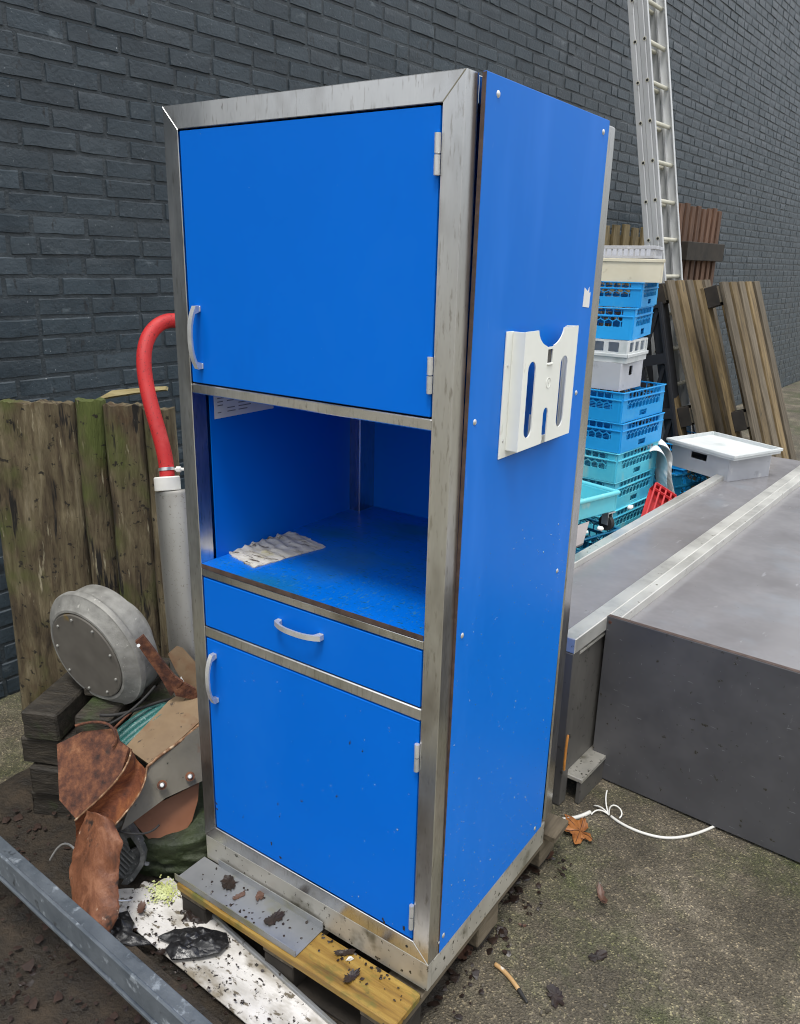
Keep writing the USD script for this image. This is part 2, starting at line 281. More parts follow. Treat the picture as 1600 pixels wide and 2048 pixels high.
noisy('rust_tan', [(.3, (.155, .098, .050)), (.7, (.235, .160, .085))], 7, rough=.6, bump=.4, bscale=70, spots=[((.045, .026, .014), 26, .63, .06, (2, 1, 1)), ((.14, .055, .018), 5, .60, .1, U1)])
noisy('plough_grey', [(.3, (.125, .115, .090)), (.7, (.195, .175, .140))], 6, rough=.55, bump=.4, bscale=60, spots=[((.15, .055, .020), 7, .62, .1, U1), ((.02, .018, .014), 30, .66, .05, (2, 1, 1))])
noisy('rust_edge', [(.35, (.09, .038, .016)), (.55, (.24, .13, .065)), (.7, (.48, .37, .25))], 60, rough=.6, bump=.6, metallic=.2)
noisy('cast_grey', [(.3, (.20, .195, .18)), (.7, (.33, .325, .30))], 30, rough=.5, rough2=.7, bump=.6, bscale=180, bdist=.002, metallic=.35, spots=[((.45, .44, .40), 55, .66, .06, U1)])
noisy('cover_brown', [(.3, (.095, .086, .074)), (.7, (.135, .124, .106))], 14, rough=.55, bump=.3, bscale=150, spots=[((.20, .13, .03), 5, .70, .05, U1)])
noisy('cast_dark', [(.3, (.085, .090, .092)), (.7, (.24, .245, .245))], 28, rough=.45, rough2=.65, bump=.9, bscale=80, bdist=.005, metallic=.3, spots=[((.42, .42, .41), 60, .64, .04, U1)])
noisy('copper_skin', [(.28, (.045, .018, .010)), (.5, (.16, .058, .026)), (.75, (.33, .150, .080))], 22, (1, 1, .35), rough=.5, bump=.8, bscale=50, bdist=.005, distortion=.5, spots=[((.025, .016, .012), 12, .58, .06, U1), ((.45, .33, .24), 40, .66, .05, (1, 1, .3))])
noisy('steel_drum', [(.3, (.30, .29, .265)), (.7, (.46, .45, .42))], 6, (1, 1, .3), rough=.42, rough2=.55, bump=.15, bscale=120, bdist=.001, metallic=.9, spots=[((.20, .18, .15), 130, .60, .12, U1), ((.22, .165, .125), 3, .56, .25, (1, 1, .4))])
noisy('mossy_stone', [(.3, (.012, .017, .010)), (.55, (.030, .043, .016)), (.8, (.075, .085, .055))], 9, rough=.6, bump=.9, bscale=60, bdist=.006, spots=[((.050, .075, .012), 6, .58, .1, U1), ((.34, .34, .30), 70, .74, .03, U1)])
noisy('pale_sheet', [(.25, (.36, .34, .30)), (.5, (.58, .56, .53)), (.75, (.70, .68, .66))], 9, (1, 2, 1), rough=.6, bump=.4, bscale=60, spots=[((.20, .17, .12), 5, .50, .14, (1, 2, 1)), ((.12, .10, .07), 30, .575, .06, (1, 2, 1)), ((.03, .025, .02), 60, .62, .03, U1)])
noisy('lichen', [(.3, (.40, .43, .10)), (.6, (.62, .66, .34)), (.8, (.72, .72, .62))], 22, rough=.85, bump=.9, bscale=90, bdist=.004)
noisy('channel_steel', [(.3, (.24, .25, .26)), (.7, (.36, .37, .38))], 4, rough=.34, rough2=.5, bump=.15, bscale=80, bdist=.001, metallic=.6,
      spots=[((.26, .245, .13), 5, .52, .12, U1), ((.035, .022, .014), 34, .66, .04, U1)])
noisy('bar_paint', [(.3, (.055, .068, .082)), (.7, (.115, .132, .15))], 12, rough=.42, rough2=.6, bump=.6, bscale=60, bdist=.003, spots=[((.24, .27, .30), 30, .60, .10, U1), ((.16, .045, .02), 8, .74, .02, U1), ((.03, .035, .04), 18, .64, .06, U1)])
noisy('wet_leaf', [(.3, (.014, .009, .007)), (.7, (.050, .028, .020))], 30, rough=.35, bump=.6, island=.5)
noisy('brown_leaf', [(.3, (.060, .030, .020)), (.7, (.125, .066, .045))], 40, rough=.5, bump=.5, spots=[((.02, .012, .01), 30, .6, .05, U1)])
noisy('orange_leaf', [(.3, (.17, .055, .012)), (.7, (.36, .14, .035))], 30, rough=.55, bump=.5, bscale=60, spots=[((.05, .018, .01), 26, .60, .05, U1)])
noisy('leaf_vein', [(.3, (.03, .012, .01)), (.7, (.06, .02, .012))], 30, rough=.6, bump=0)
noisy('red_hose', [(.3, (.40, .012, .014)), (.7, (.55, .022, .022))], 10, rough=.55, bump=.7, bscale=240, bdist=.002, spots=[((.17, .010, .010), 120, .60, .06, U1), ((.62, .10, .09), 6, .58, .2, U1)])
noisy('green_hose', [(.3, (.010, .075, .070)), (.7, (.03, .14, .125))], 20, (1, 1, 1), rough=.35, bump=.5, bscale=300, bdist=.002, spots=[((.22, .42, .38), 60, .62, .05, (3, 3, 1))])
noisy('white_pvc', [(.3, (.62, .61, .56)), (.7, (.72, .71, .67))], 6, rough=.45, bump=.1, spots=[((.25, .20, .13), 24, .68, .06, U1)])
noisy('white_paint', [(.3, (.60, .60, .57)), (.7, (.76, .76, .73))], 30, rough=.6, bump=.3)
noisy('dirt', [(.3, (.012, .009, .006)), (.7, (.035, .025, .016))], 30, rough=.8, bump=.5)
noisy('mud', [(.25, (.010, .008, .006)), (.5, (.028, .020, .012)), (.75, (.060, .042, .026))], 14, rough=.55, rough2=.9, bump=1.0, bscale=70, bdist=.012)
noisy('stick_wood', [(.3, (.34, .19, .07)), (.7, (.52, .34, .16))], 20, rough=.6, bump=.3, spots=[((.62, .60, .54), 16, .6, .05, U1)])
noisy('copper_strip', [(.3, (.36, .13, .02)), (.7, (.56, .24, .05))], 20, rough=.4, bump=.3)
noisy('pebble', [(.2, (.11, .095, .066)), (.5, (.22, .19, .14)), (.8, (.46, .43, .36))], .9, rough=.6, bump=.3, island=.65)
# the ground: worn gravelly concrete with moss
N, L = base_nodes(U1, False)
N.update({'n1': ('noise_texture', {'scale': 4.0, 'detail': 9., 'roughness': .72}), 'r1': ('rgb_ramp', {'ramp': [(.30, (.050, .044, .031)), (.5, (.118, .103, .076)), (.68, (.24, .212, .165))]}),
          'n2': ('noise_texture', {'scale': 2.1, 'detail': 8., 'roughness': .7}), 'q2': ('map_range', {'from_min': .47, 'from_max': .66, 'clamp': True}),
          'x2': ('mix', {'mix_type': 'mix', 'color2': (.060, .074, .025)}),
          'v': ('voronoi_texture', {'scale': 230.0}), 'rv': ('rgb_ramp', {'ramp': [(0., (.50, .48, .44)), (.35, (.78, .76, .72)), (.75, (1.05, 1.02, .97)), (.90, (1.3, 1.26, 1.16)), (.985, (2.6, 2.45, 2.15))]}),
          'sv': ('separate_color', {}), 'x3': ('mix', {'mix_type': 'multiply', 'fac': 1.0}),
          'n4': ('noise_texture', {'scale': 55., 'detail': 8., 'roughness': .75}), 'h4': ('math', {'math_type': 'multiply_add', 'value2': 1.6}),
          'b': ('bump', {'strength': .9, 'distance': .006}), 'p': ('principled_bsdf', {'roughness': .52, 'specular_ior_level': .5})})
L += [('tc.object', 'n1.vector'), ('n1.fac', 'r1.fac'), ('tc.object', 'n2.vector'), ('n2.fac', 'q2.value'), ('q2.result', 'x2.fac'), ('r1.color', 'x2.color1'),
      ('tc.object', 'v.vector'), ('v.color', 'sv.color'), ('sv.r', 'rv.fac'), ('x2.color', 'x3.color1'), ('rv.color', 'x3.color2'), ('x3.color', 'p.base_color'),
      ('tc.object', 'n4.vector'), ('n4.fac', 'h4.value1'), ('v.distance', 'h4.value3'), ('h4.value', 'b.height'), ('b.normal', 'p.normal')]
LOOK['ground'] = usdkit.material(stage, '/World/Looks/ground', N, L, surface='p.BSDF')
# water drops
LOOK['water'] = usdkit.material(stage, '/World/Looks/water', {'p': ('principled_bsdf', {'base_color': (.9, .95, 1.), 'roughness': .03, 'transmission_weight': .9, 'ior': 1.33})}, [], surface='p.BSDF')
M = LOOK

# ------------------------------------------------------------------ ground
xs = np.unique(np.r_[-40, -20, -10, -6, np.arange(-3.2, 2.4, .05), 4, 8, 16, 40]); ys = np.unique(np.r_[-40, -16, -8, -3, np.arange(-1.2, 4.2, .05), 6, 9, 14, 22, 40])
GX, GY = np.meshgrid(xs, ys, indexing='ij')
def ground_z(x, y):
    x, y = np.asarray(x, float), np.asarray(y, float)
    return .016 * (meshkit.fbm(np.stack([x * 2.3 + 9, y * 2.3, 0 * x], -1), 4, 3) - .62) * (np.hypot(x, y) < 6) - .002
V = np.stack([GX, GY, ground_z(GX, GY)], -1).reshape(-1, 3); nx, ny = GX.shape
I = np.arange(nx * ny).reshape(nx, ny)
Q = np.stack([I[:-1, :-1], I[1:, :-1], I[1:, 1:], I[:-1, 1:]], -1).reshape(-1, 4)
gm = usdkit.mesh(stage, '/World/ground', (V, Q), M['ground'], smooth=True); tag(gm.GetPrim(), kind='structure')
def stones(pts, sizes, seed, flat=1.0):
    rs = np.random.default_rng(seed); base = trimesh.creation.icosahedron(); V, Fc = [], []
    for i, (p, s) in enumerate(zip(pts, sizes)):
        v = base.vertices * (1 + .28 * rs.standard_normal((len(base.vertices), 1))) * np.array([s, s * rs.uniform(.6, 1), s * rs.uniform(.45, .75) * flat])
        if flat < 1: v = v @ RX(rs.uniform(-.5, .5))[:3, :3].T
        v = v @ RZ(rs.uniform(0, 6.3))[:3, :3].T + p + [0, 0, s * .1]
        V.append(v); Fc.append(base.faces + 12 * i)
    return trimesh.Trimesh(np.vstack(V), np.vstack(Fc), process=False)
rs = np.random.default_rng(11)
P = np.c_[rs.uniform(-.08, 1.3, 9000), rs.uniform(-.35, 1.35, 9000)]
P = P[~((P[:, 0] < .0) & (P[:, 1] > -.02) & (P[:, 1] < .64))]
sz = np.clip(rs.lognormal(-6.45, .50, len(P)), .0008, .0080)
P3 = np.c_[P, ground_z(P[:, 0], P[:, 1])]
single('gravel', stones(P3, sz, 5), M['pebble'], 'loose pale grit and pebbles scattered over the mossy concrete', 'gravel', kind='stuff', smooth=True, base=(0, 0, 0))

# ------------------------------------------------------------------ brick wall
WA = math.radians(3.5); WU = np.array([math.sin(WA), math.cos(WA), 0]); WN = np.array([math.cos(WA), -math.sin(WA), 0])
W0 = np.array([-2.18763, .91321, 0.0]); UPV = np.array([0, 0, 1.0])
WM = frame(W0, WU, -WN, UPV)                                        # local x along the wall, local y into it, z up
wall = thing('brick_wall', 'tall wall of bricks under dark slate grey paint, behind everything', 'wall', mat=WM)
S0, S1, COURSE, BH = -2.6, 18.0, .0752, .0650
part(wall, 'mortar', bx(S0, S1, .0, .25, -.05, 6.2), M['slate_mortar'])
bricks = []
rs = np.random.default_rng(21)
for c in range(82):
    z = .004 + c * COURSE; s = S0 + rs.uniform(0, .05) + (0.0 if c % 2 else .112)
    while s < S1:
        L_ = .212 if rs.random() > .16 else .102
        bricks.append((s + .001, min(s + L_, S1) , z, rs.uniform(-.0015, .0015))); s += L_ + .0125
def brick_mesh(s0, s1, z0, jit, k, fine):
    """A painted brick: front face uneven, arrises rounded and ragged."""
    nu, nv = (6, 3) if fine else (1, 1); e = .0035; d = .0040 + jit * 1.6
    us = np.r_[s0, np.linspace(s0 + e, s1 - e, nu), s1] if fine else np.array([s0, s0 + e, s1 - e, s1])
    z1 = z0 + BH
    vs = np.r_[z0, np.linspace(z0 + .002, z1 - .007, nv), z1] if fine else np.array([z0, z0 + .002, z1 - .006, z1])
    A, B = np.meshgrid(us, vs, indexing='ij'); n, m = A.shape
    y = np.full(A.shape, -d); y[0, :] = y[-1, :] = .002; y[:, 0] = y[:, -1] = .002
    Pp = np.stack([A, y, B], -1).reshape(-1, 3)
    if fine:
        nz = np.stack([meshkit.fbm(Pp * [30, 30, 38] + 17.0 * q + 3.1 * k, 2, q) - .5 for q in range(3)], 1)
        rim = (y.ravel() > 0)
        Pp = Pp + nz * np.where(rim[:, None], [.007, .0, .009], [.006, .004, .007])
        Pp[:, 2] += .004 * (meshkit.noise(np.stack([Pp[:, 0] * 2.2, 0 * Pp[:, 0], np.full(len(Pp), z0 * 9)], -1)) - .5)
    tl = np.random.default_rng(k).uniform(-1, 1, 2)
    Pp[:, 1] += (y.ravel() < 0) * ((Pp[:, 0] - (s0 + s1) / 2) * .012 * tl[0] + (Pp[:, 2] - z0 - BH / 2) * .05 * tl[1])
    I = np.arange(n * m).reshape(n, m)
    Q = np.stack([I[:-1, :-1], I[1:, :-1], I[1:, 1:], I[:-1, 1:]], -1).reshape(-1, 4)
    return Pp, np.vstack([Q[:, [0, 1, 2]], Q[:, [0, 2, 3]]])
cab_mask = Polygon([(322, 218), (933, 137), (972, 142), (1230, 245), (1095, 1650), (410, 1660)])
score = []
for i, (s0, s1, z0, j) in enumerate(bricks):
    c = W0 + WU * (s0 + s1) / 2 + UPV * (z0 + BH / 2); q = px(np.array([W0 + WU * s0 + UPV * z0, W0 + WU * s1 + UPV * (z0 + BH), c]))
    if q[:, 2].min() < .3: continue
    X, Y, _ = q[2]
    if -40 < X < 1640 and -30 < Y < 1150 and not cab_mask.contains(Point(X, Y)) and not (X < 345 and Y > 860) and not (1170 < X < 1340 and Y > 540):
        score.append((abs(q[1, 0] - q[0, 0]) * F * BH / q[2, 2], i))
score.sort(reverse=True); near = {i for _, i in score[:300]}; seen = {i for _, i in score}
VV, FF, nvv = [], [], 0
for i, (s0, s1, z0, j) in enumerate(bricks):
    fine = i in seen
    v, f = brick_mesh(s0, s1, z0, j, i, fine)
    if i in near: part(wall, 'brick', trimesh.Trimesh(v, f, process=False), M['slate_paint'], smooth=28)
    else: VV.append(v); FF.append(f + nvv); nvv += len(v)
part(wall, 'far_bricks', trimesh.Trimesh(np.vstack(VV), np.vstack(FF), process=False), M['slate_paint'], smooth=40, kind='stuff')

# ------------------------------------------------------------------ the cabinet
W, D, ZT, ZB, ZP = .7376, .663, 2.04, .211, .134
ST = .0435
cabinet = thing('storage_cabinet', 'tall blue laminate cabinet in a stainless steel frame with open niche and drawer', 'cabinet', (0, 0, ZP))
def lean(x0, z): return x0 + .0115 * (z - .211) / 1.829              # the loose side panel stands off the frame towards its top
def cp(name, mesh, mat, parent=None, **k):
    if name == 'document_holder' or (parent and ('side_panel' in parent or 'document_holder' in parent)):
        mesh = arr(mesh).copy(); mesh.vertices = mesh.vertices + np.array([1.0, 0, 0]) * (lean(.001, mesh.vertices[:, 2]) - .0126)[:, None]
    return part(parent or cabinet, name, mesh, M[mat], world=True, **k)
fd = .043
outer = [(-W, ZB), (-W, ZT), (0, ZT), (0, ZB)]; inner = [(-W + ST, ZB + ST), (-W + ST, ZT - ST - .003), (-ST, ZT - ST - .003), (-ST, ZB + ST)]
def mitre(a, b): return put(bevel(Polygon([outer[a], outer[b], inner[b], inner[a]]), fd, .0013), XZ)
cp('post', mitre(0, 1), 'steel'); cp('post', mitre(2, 3), 'steel'); cp('top_rail', mitre(1, 2), 'steel'); cp('bottom_rail', mitre(3, 0), 'steel')
cp('rear_post', bx(-.05, 0, D - .05, D, ZB, ZT, .004), 'steel'); cp('rear_post', bx(-W, -W + .084, D - .083, D, ZB, ZT, .003), 'steel')
cp('top_side_rail', bx(-.045, -.001, fd, D - .05, ZT - .046, ZT - .002, .002), 'steel'); cp('top_side_rail', bx(-W, -W + .045, fd, D - .0835, ZT - .046, ZT - .002, .002), 'steel')
xl, xr = -W + ST, -ST
R1, R2, R3 = (1.4432, 1.4652), (.9930, 1.0136), (.8298, .8575)
for r in (R1, R2, R3): cp('cross_rail', bx(xl + .0005, xr - .0005, .001, .046, r[0], r[1], .0022), 'steel')
# side panels, back, top, floor of the niche
sp_ = bx(-.0070, .0010, .0449, .592, ZB - .002, ZT + .003, .0008); sp_.vertices[:, 0] = lean(sp_.vertices[:, 0], sp_.vertices[:, 2]); side = cp('side_panel', sp_, 'blue_side')
sp_ = bx(-.0069, .0008, .0436, .0448, ZB - .001, ZT + .002); sp_.vertices[:, 0] = lean(sp_.vertices[:, 0], sp_.vertices[:, 2]); cp('panel_edge', sp_, 'laminate_edge')
cp('side_panel', bx(-W - .0126, -W - .0006, .039, .592, ZB, ZT, .001), 'blue_side')
cp('inner_panel', bx(-W + .0436, -W + .0466, .05, D - .012, ZB + .02, ZT - .05), 'blue_laminate'); cp('inner_panel', bx(-.0465, -.0425, .05, D - .012, ZB + .02, ZT - .05), 'blue_laminate')
cp('back_panel', bx(-W + .002, -.002, D - .012, D - .002, ZB + .02, ZT - .05), 'blue_laminate')
cp('top_panel', bx(-W + .01, -.01, .02, D - .02, ZT - .03, ZT - .012), 'blue_laminate')
cp('niche_ceiling', bx(-W + .048, -.048, .047, D - .013, 1.447, 1.459), 'blue_laminate')
cp('shelf', bx(-W + .0442, -.0442, .0015, D - .013, 1.0142, 1.026), 'blue_shelf')
cp('shelf_edge', bx(-W + .0445, -.0445, .0, .0013, 1.0145, 1.0255), 'laminate_edge')
# doors and drawer
def front_panel(name, z0, z1):
    d = cp(name, bx(xl + .004, xr - .004, .0015, .020, z0 + .0035, z1 - .0035, .0012), 'blue_laminate')
    cp('shadow_gap', bx(xl + .001, xr - .001, .021, .030, z0 + .001, z1 - .001), 'black_gap')
    return d
door1 = front_panel('door', R1[1], ZT - ST - .003); drawer = front_panel('drawer', R3[1], R2[0]); door2 = front_panel('door', ZB + ST, R3[0])
def handle(parent, c, along, up):
    """A flat bow handle: a curved strip on two feet; c its middle on the door face."""
    h, rise, th, w = .067, .030, .0045, .0125
    t = np.linspace(-1, 1, 22); o = rise * (1 - .55 * np.abs(t) ** 2.6); xo = h * t * 1.02
    outerc = np.c_[xo, o]; innerc = np.c_[xo * .93, o - th][::-1]
    ring = Polygon(np.vstack([[(-h * 1.02, 0)], outerc, [(h * 1.02, 0)], [(h * .84, 0)], innerc[(innerc[:, 0] < h * .84) & (innerc[:, 0] > -h * .84)], [(-h * .84, 0)]])).buffer(0)
    m = ext(ring, w); m.apply_translation([0, 0, -w / 2])
    p = cp('handle', put(m, frame(c, along, np.array([0, -1.0, 0]), up)), 'chrome', parent, smooth=30)
    for s in (-1, 1): cp('handle_foot', put(bx(s * h * .93 - .0062, s * h * .93 + .0062, -.0005, .004, -.0072, .0072, .001), frame(c, along, np.array([0, -1.0, 0]), up)), 'chrome', parent)
EX, EZ = np.array([1.0, 0, 0]), np.array([0, 0, 1.0])
handle(door1, np.array([-.6585, .0015, 1.570]), EZ, EX); handle(drawer, np.array([-.374, .0015, .9445]), EX, -EZ); handle(door2, np.array([-.6625, .0015, .724]), EZ, EX)
def hinge(parent, z):
    x = -ST - .0045
    prof = [(0, 0), (.0045, 0), (.0055, .001), (.0055, .0325), (0, .0325)]
    for z0 in (z - .0335, z + .0005): cp('hinge', put(lathe(prof, 14), TR(x, -.0032, z0)), 'chrome', parent, smooth=40)
hinge(door1, 1.915); hinge(door1, 1.546); hinge(door2, .743); hinge(door2, .324)
# plinth
cp('plinth', bx(-W + .002, -.0002, .001, .018, ZP, ZB - .001, .001), 'steel_dirty'); cp('plinth', bx(-.0155, .0, .0185, .619, ZP, ZB - .003, .001), 'steel_dirty')
cp('plinth', bx(-W + .002, -W + .0175, .0185, .619, ZP, ZB - .003, .001), 'steel_dirty')
for q in ((-.03, ZB + .016),): cp('rail_hole', cyl([q[0] - .03, .0012, q[1] + .004], [q[0] - .03, -.0004, q[1] + .004], .0036, 10), 'black_gap')
# screws in the side panel
dome = lathe([(0, .0028), (.0028, .0025), (.0055, .001), (.0062, 0), (0, 0)], 12)
for q in ((997, 188), (1207, 264), (953, 845), (1155, 786), (930, 1273), (1119, 1143), (895, 1875), (1077, 1660), (886, 1890)):
    s = .62 if q[0] == 886 else 1
    cp('screw', put(dome, TR(*onx(*q, .0126)) @ RY(PI / 2) @ np.diag([s, s, s, 1])), 'zinc', side, smooth=50)
c = onx(1175, 594, .0126)
cp('sticker_scrap', put(ext(Polygon([(-.018, -.021), (.019, -.024), (.020, .010), (.012, .008), (.011, .022), (.004, .012), (-.016, .021)]), .0006), np.linalg.multi_dot([TR(*c), YZ])), 'paper', side)
# droplets and specks of dirt on the side panel, fronts
def drops(n, gen, r0, r1, seed):
    rs = np.random.default_rng(seed); b = lathe([(0, .55), (.6, .42), (.95, .12), (1, 0), (0, 0)], 7); V, Fc = [], []
    for i in range(n):
        o, R3_ = gen(rs); s = rs.uniform(r0, r1) * (1 + (rs.random() < .1) * .8)
        V.append((b.vertices * [s, s * rs.uniform(.8, 1.3), s * .8]) @ R3_.T + o); Fc.append(b.faces + i * len(b.vertices))
    return trimesh.Trimesh(np.vstack(V), np.vstack(Fc), process=False)
RYm = RY(PI / 2)[:3, :3]
cp('water_drops', drops(340, lambda r: (np.array([.0126, r.uniform(.05, .58), .24 + .95 * r.random() ** 1.7]), RYm), .0006, .0014, 3), 'water', side, smooth=True, kind='stuff')
RXm = RX(PI / 2)[:3, :3]
cp('water_drops', drops(60, lambda r: (np.array([r.uniform(-.68, -.06), .0013, r.uniform(.26, .8)]), RXm), .0006, .0012, 4), 'water', door2, smooth=True, kind='stuff')
def flecks(pts, s, seed, nrm=(0, -1, 0)):
    rs = np.random.default_rng(seed); out = []
    for p in pts:
        k = rs.integers(5, 8); a = np.sort(rs.uniform(0, 2 * PI, k)); r = s * rs.uniform(.35, 1.2, k)
        try: out.append(put(ext(Polygon(np.c_[r * np.cos(a), 1.6 * r * np.sin(a)]).buffer(0), .0007), np.linalg.multi_dot([TR(*p), RX(PI / 2)])))
        except Exception: pass
    return cat(out)
cp('dirt_specks', flecks([ony(*q, .0014) for q in ((433, 1607), (487, 1635), (560, 1634), (724, 1500), (557, 1608), (604, 1604), (675, 1595), (766, 1840), (768, 1846), (543, 1687), (561, 1716), (808, 1856), (434, 1618), (700, 1485))], .0042, 8), 'dirt', door2, kind='stuff')
# document holder on the side panel
holder = cp('document_holder', cat([bx(.0128, .0156, .171, .200, 1.366, 1.618, .0008), bx(.0128, .0156, .447, .476, 1.366, 1.614, .0008),
                                    bx(.0128, .0156, .200, .447, 1.366, 1.384, .0008)]), 'holder_plastic', label='off white plastic document holder')
hz0, hz1, hx = 1.3805, 1.6175, .0405
face = Polygon([(.196, hz0), (.452, hz0), (.452, hz1), (.394, hz1)] + [(.3165 + .0775 * math.cos(a), hz1 - .030 * math.sin(a) ** .8) for a in np.linspace(.12, PI - .12, 16)] + [(.239, hz1), (.196, hz1)]).buffer(0)
notch = union_all([affinity.scale(Point(.3165, hz1 + .006).buffer(.062, 32), 1.0, .66), sbox(.300, hz1 - .036, .333, hz1 + .02)])
obr = lambda cy, z0, z1, r: sbox(cy - r, z0 + r, cy + r, z1 - r).union(Point(cy, z0 + r).buffer(r, 16)).union(Point(cy, z1 - r).buffer(r, 16))
face = sbox(.196, hz0, .452, hz1).difference(notch).difference(obr(.236, 1.404, 1.558, .0175)).difference(obr(.391, 1.404, 1.558, .0175)).difference(obr(.3165, hz0 - .05, 1.456, .0115)).difference(sbox(.305, 1.549, .329, 1.577))
cp('pocket_front', put(ext(face, .0026), np.linalg.multi_dot([TR(hx, 0, 0), YZ])), 'holder_plastic', holder)
cp('pocket_side', bx(.0157, hx + .0022, .1962, .1988, hz0 + .0005, hz1 - .0005, .0006), 'holder_plastic', holder); cp('pocket_side', bx(.0157, hx + .0022, .4492, .4518, hz0 + .0005, hz1 - .0005, .0006), 'holder_plastic', holder)
cp('pocket_rib', bx(.0157, .038, .296, .298, hz0 + .012, hz0 + .060), 'holder_plastic', holder)
cp('label_clip', bx(.0375, .0402, .3045, .3295, 1.548, 1.578, .0006), 'dark_clip', holder); cp('clip_lip', bx(.0405, .0455, .304, .330, 1.545, 1.5486, .0008), 'holder_plastic', holder)
tor = trimesh.creation.torus(.0105, .0009, 24, 6); cp('moulded_ring', put(tor, TR(hx + .0026, .318, 1.508) @ RY(PI / 2)), 'holder_plastic', holder, smooth=True)
cp('moulded_mark', put(meshkit.text_mesh('9', .009, .0008), np.linalg.multi_dot([TR(hx + .0024, .3155, 1.5035), YZ])), 'holder_plastic', holder)
cp('pocket_hook', put(trimesh.creation.torus(.0085, .0022, 16, 6), TR(.034, .3165, hz0 + .008) @ RY(PI / 2)), 'holder_plastic', holder, smooth=True)
for y, z in ((.1835, 1.552), (.1845, 1.402), (.290, 1.372), (.4, 1.374)): cp('holder_screw', put(dome, TR(.0156, y, z) @ RY(PI / 2) @ np.diag([.6, .6, .6, 1])), 'zinc', holder, smooth=50)
# printed sheet taped inside the niche
sx = -W + .0472
sheet = cp('printed_sheet', bx(sx, sx + .0007, .062, .262, 1.374, 1.4425), 'paper', label='white sheet of printed lines taped inside the niche')
rs = np.random.default_rng(5); ink = []
for r in range(7):
    z = 1.4375 - r * .0085
    for y0, wmax in ((.072, .022), (.103, .03), (.14, .06)):
        if rs.random() < .85: ink.append(bx(sx + .0008, sx + .0011, y0, y0 + wmax * rs.uniform(.4, 1), z, z + .0024))
cp('printed_lines', cat(ink), 'print_ink', sheet, kind='stuff')

# ------------------------------------------------------------------ crumpled card on the shelf
ca, cb, cc_, cd = (np.array(v) for v in ((-.708, .093, 1.0275), (-.572, .053, 1.0275), (-.528, .279, 1.0275), (-.672, .312, 1.0275)))
n = 46; uu, vv = np.meshgrid(np.linspace(0, 1, n), np.linspace(0, 1, n), indexing='ij')       # u across (a->b), v along (a->d)
P3 = (1 - uu)[..., None] * ((1 - vv)[..., None] * ca + vv[..., None] * cd) + uu[..., None] * ((1 - vv)[..., None] * cb + vv[..., None] * cc_)
nzz = meshkit.fbm(np.stack([uu * 4, vv * 3, 0 * uu], -1), 3, 4)
wave = .0068 * (1 - .8 * uu) * (.5 + .5 * np.sin(2 * PI * (vv * 7.4 + .9 * nzz) + .9 * uu)) ** 2 * (.2 + 1.3 * nzz) + .003 * nzz + .0022 * (meshkit.fbm(np.stack([uu * 7, vv * 40, 0 * uu], -1), 3, 6) - .5)
P3[..., 2] += wave; P3[..., :2] += (meshkit.fbm(np.stack([uu * 9, vv * 9, 0 * uu], -1), 3, 9)[..., None] - .5) * .010
I = np.arange(n * n).reshape(n, n); Q = np.stack([I[:-1, :-1], I[1:, :-1], I[1:, 1:], I[:-1, 1:]], -1).reshape(-1, 4)
bot = P3.copy(); bot[..., 2] = np.maximum(1.0264, P3[..., 2] - .004)
edge = np.r_[I[:, 0], I[-1, 1:], I[-2::-1, -1], I[0, -2:0:-1]]; e2 = np.roll(edge, -1)
Vc = np.vstack([P3.reshape(-1, 3), bot.reshape(-1, 3)]); k = n * n
Fc = np.vstack([Q[:, [0, 1, 2]], Q[:, [0, 2, 3]], Q[:, [0, 2, 1]] + k, Q[:, [0, 3, 2]] + k, np.c_[edge, e2 + k, e2], np.c_[edge, edge + k, e2 + k]])
single('crumpled_card', trimesh.Trimesh(Vc, Fc, process=False), M['wet_card'], 'crumpled soggy white cardboard lying on the blue niche shelf', 'cardboard', smooth=40)

# ------------------------------------------------------------------ pallet under the cabinet and the channel on it
pallet = thing('wooden_pallet', 'wet yellow wooden pallet carrying the blue cabinet', 'pallet', (-.37, .3, 0))
def plank_x(x0, x1, y0, y1, z0, z1, seed): return put(rough_box(x1 - x0, y1 - y0, z1 - z0, .06, .0022, (4, 22, 22), seed, .003), TR((x0 + x1) / 2, (y0 + y1) / 2, (z0 + z1) / 2))
for i, (y0, y1) in enumerate(((-.114, -.008), (.11, .21), (.27, .37), (.43, .53), (.66, .76))):
    part(pallet, 'deck_board', plank_x(-.730, -.010 + (.03 if i == 4 else 0), y0, y1, .110, .1325, i), M['wet_plank'] if i != 4 else M['grey_wood'], world=True)
for i, (x0, x1) in enumerate(((-.728, -.630), (-.42, -.32), (-.115, -.014))):
    part(pallet, 'stringer_board', put(rough_box(x1 - x0, .86, .020, .07, .002, (20, 4, 20), 20 + i, .002), TR((x0 + x1) / 2, .325, .0985)), M['grey_wood'], world=True)
    for j, y in enumerate((-.05, .33, .70)):
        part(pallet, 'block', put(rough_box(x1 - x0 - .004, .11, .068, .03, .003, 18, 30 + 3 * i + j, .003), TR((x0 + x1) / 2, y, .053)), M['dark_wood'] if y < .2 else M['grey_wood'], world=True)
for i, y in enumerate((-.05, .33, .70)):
    part(pallet, 'bottom_board', plank_x(-.72, -.02, y - .045, y + .045, .001, .018, 50 + i), M['dark_wood'], world=True)
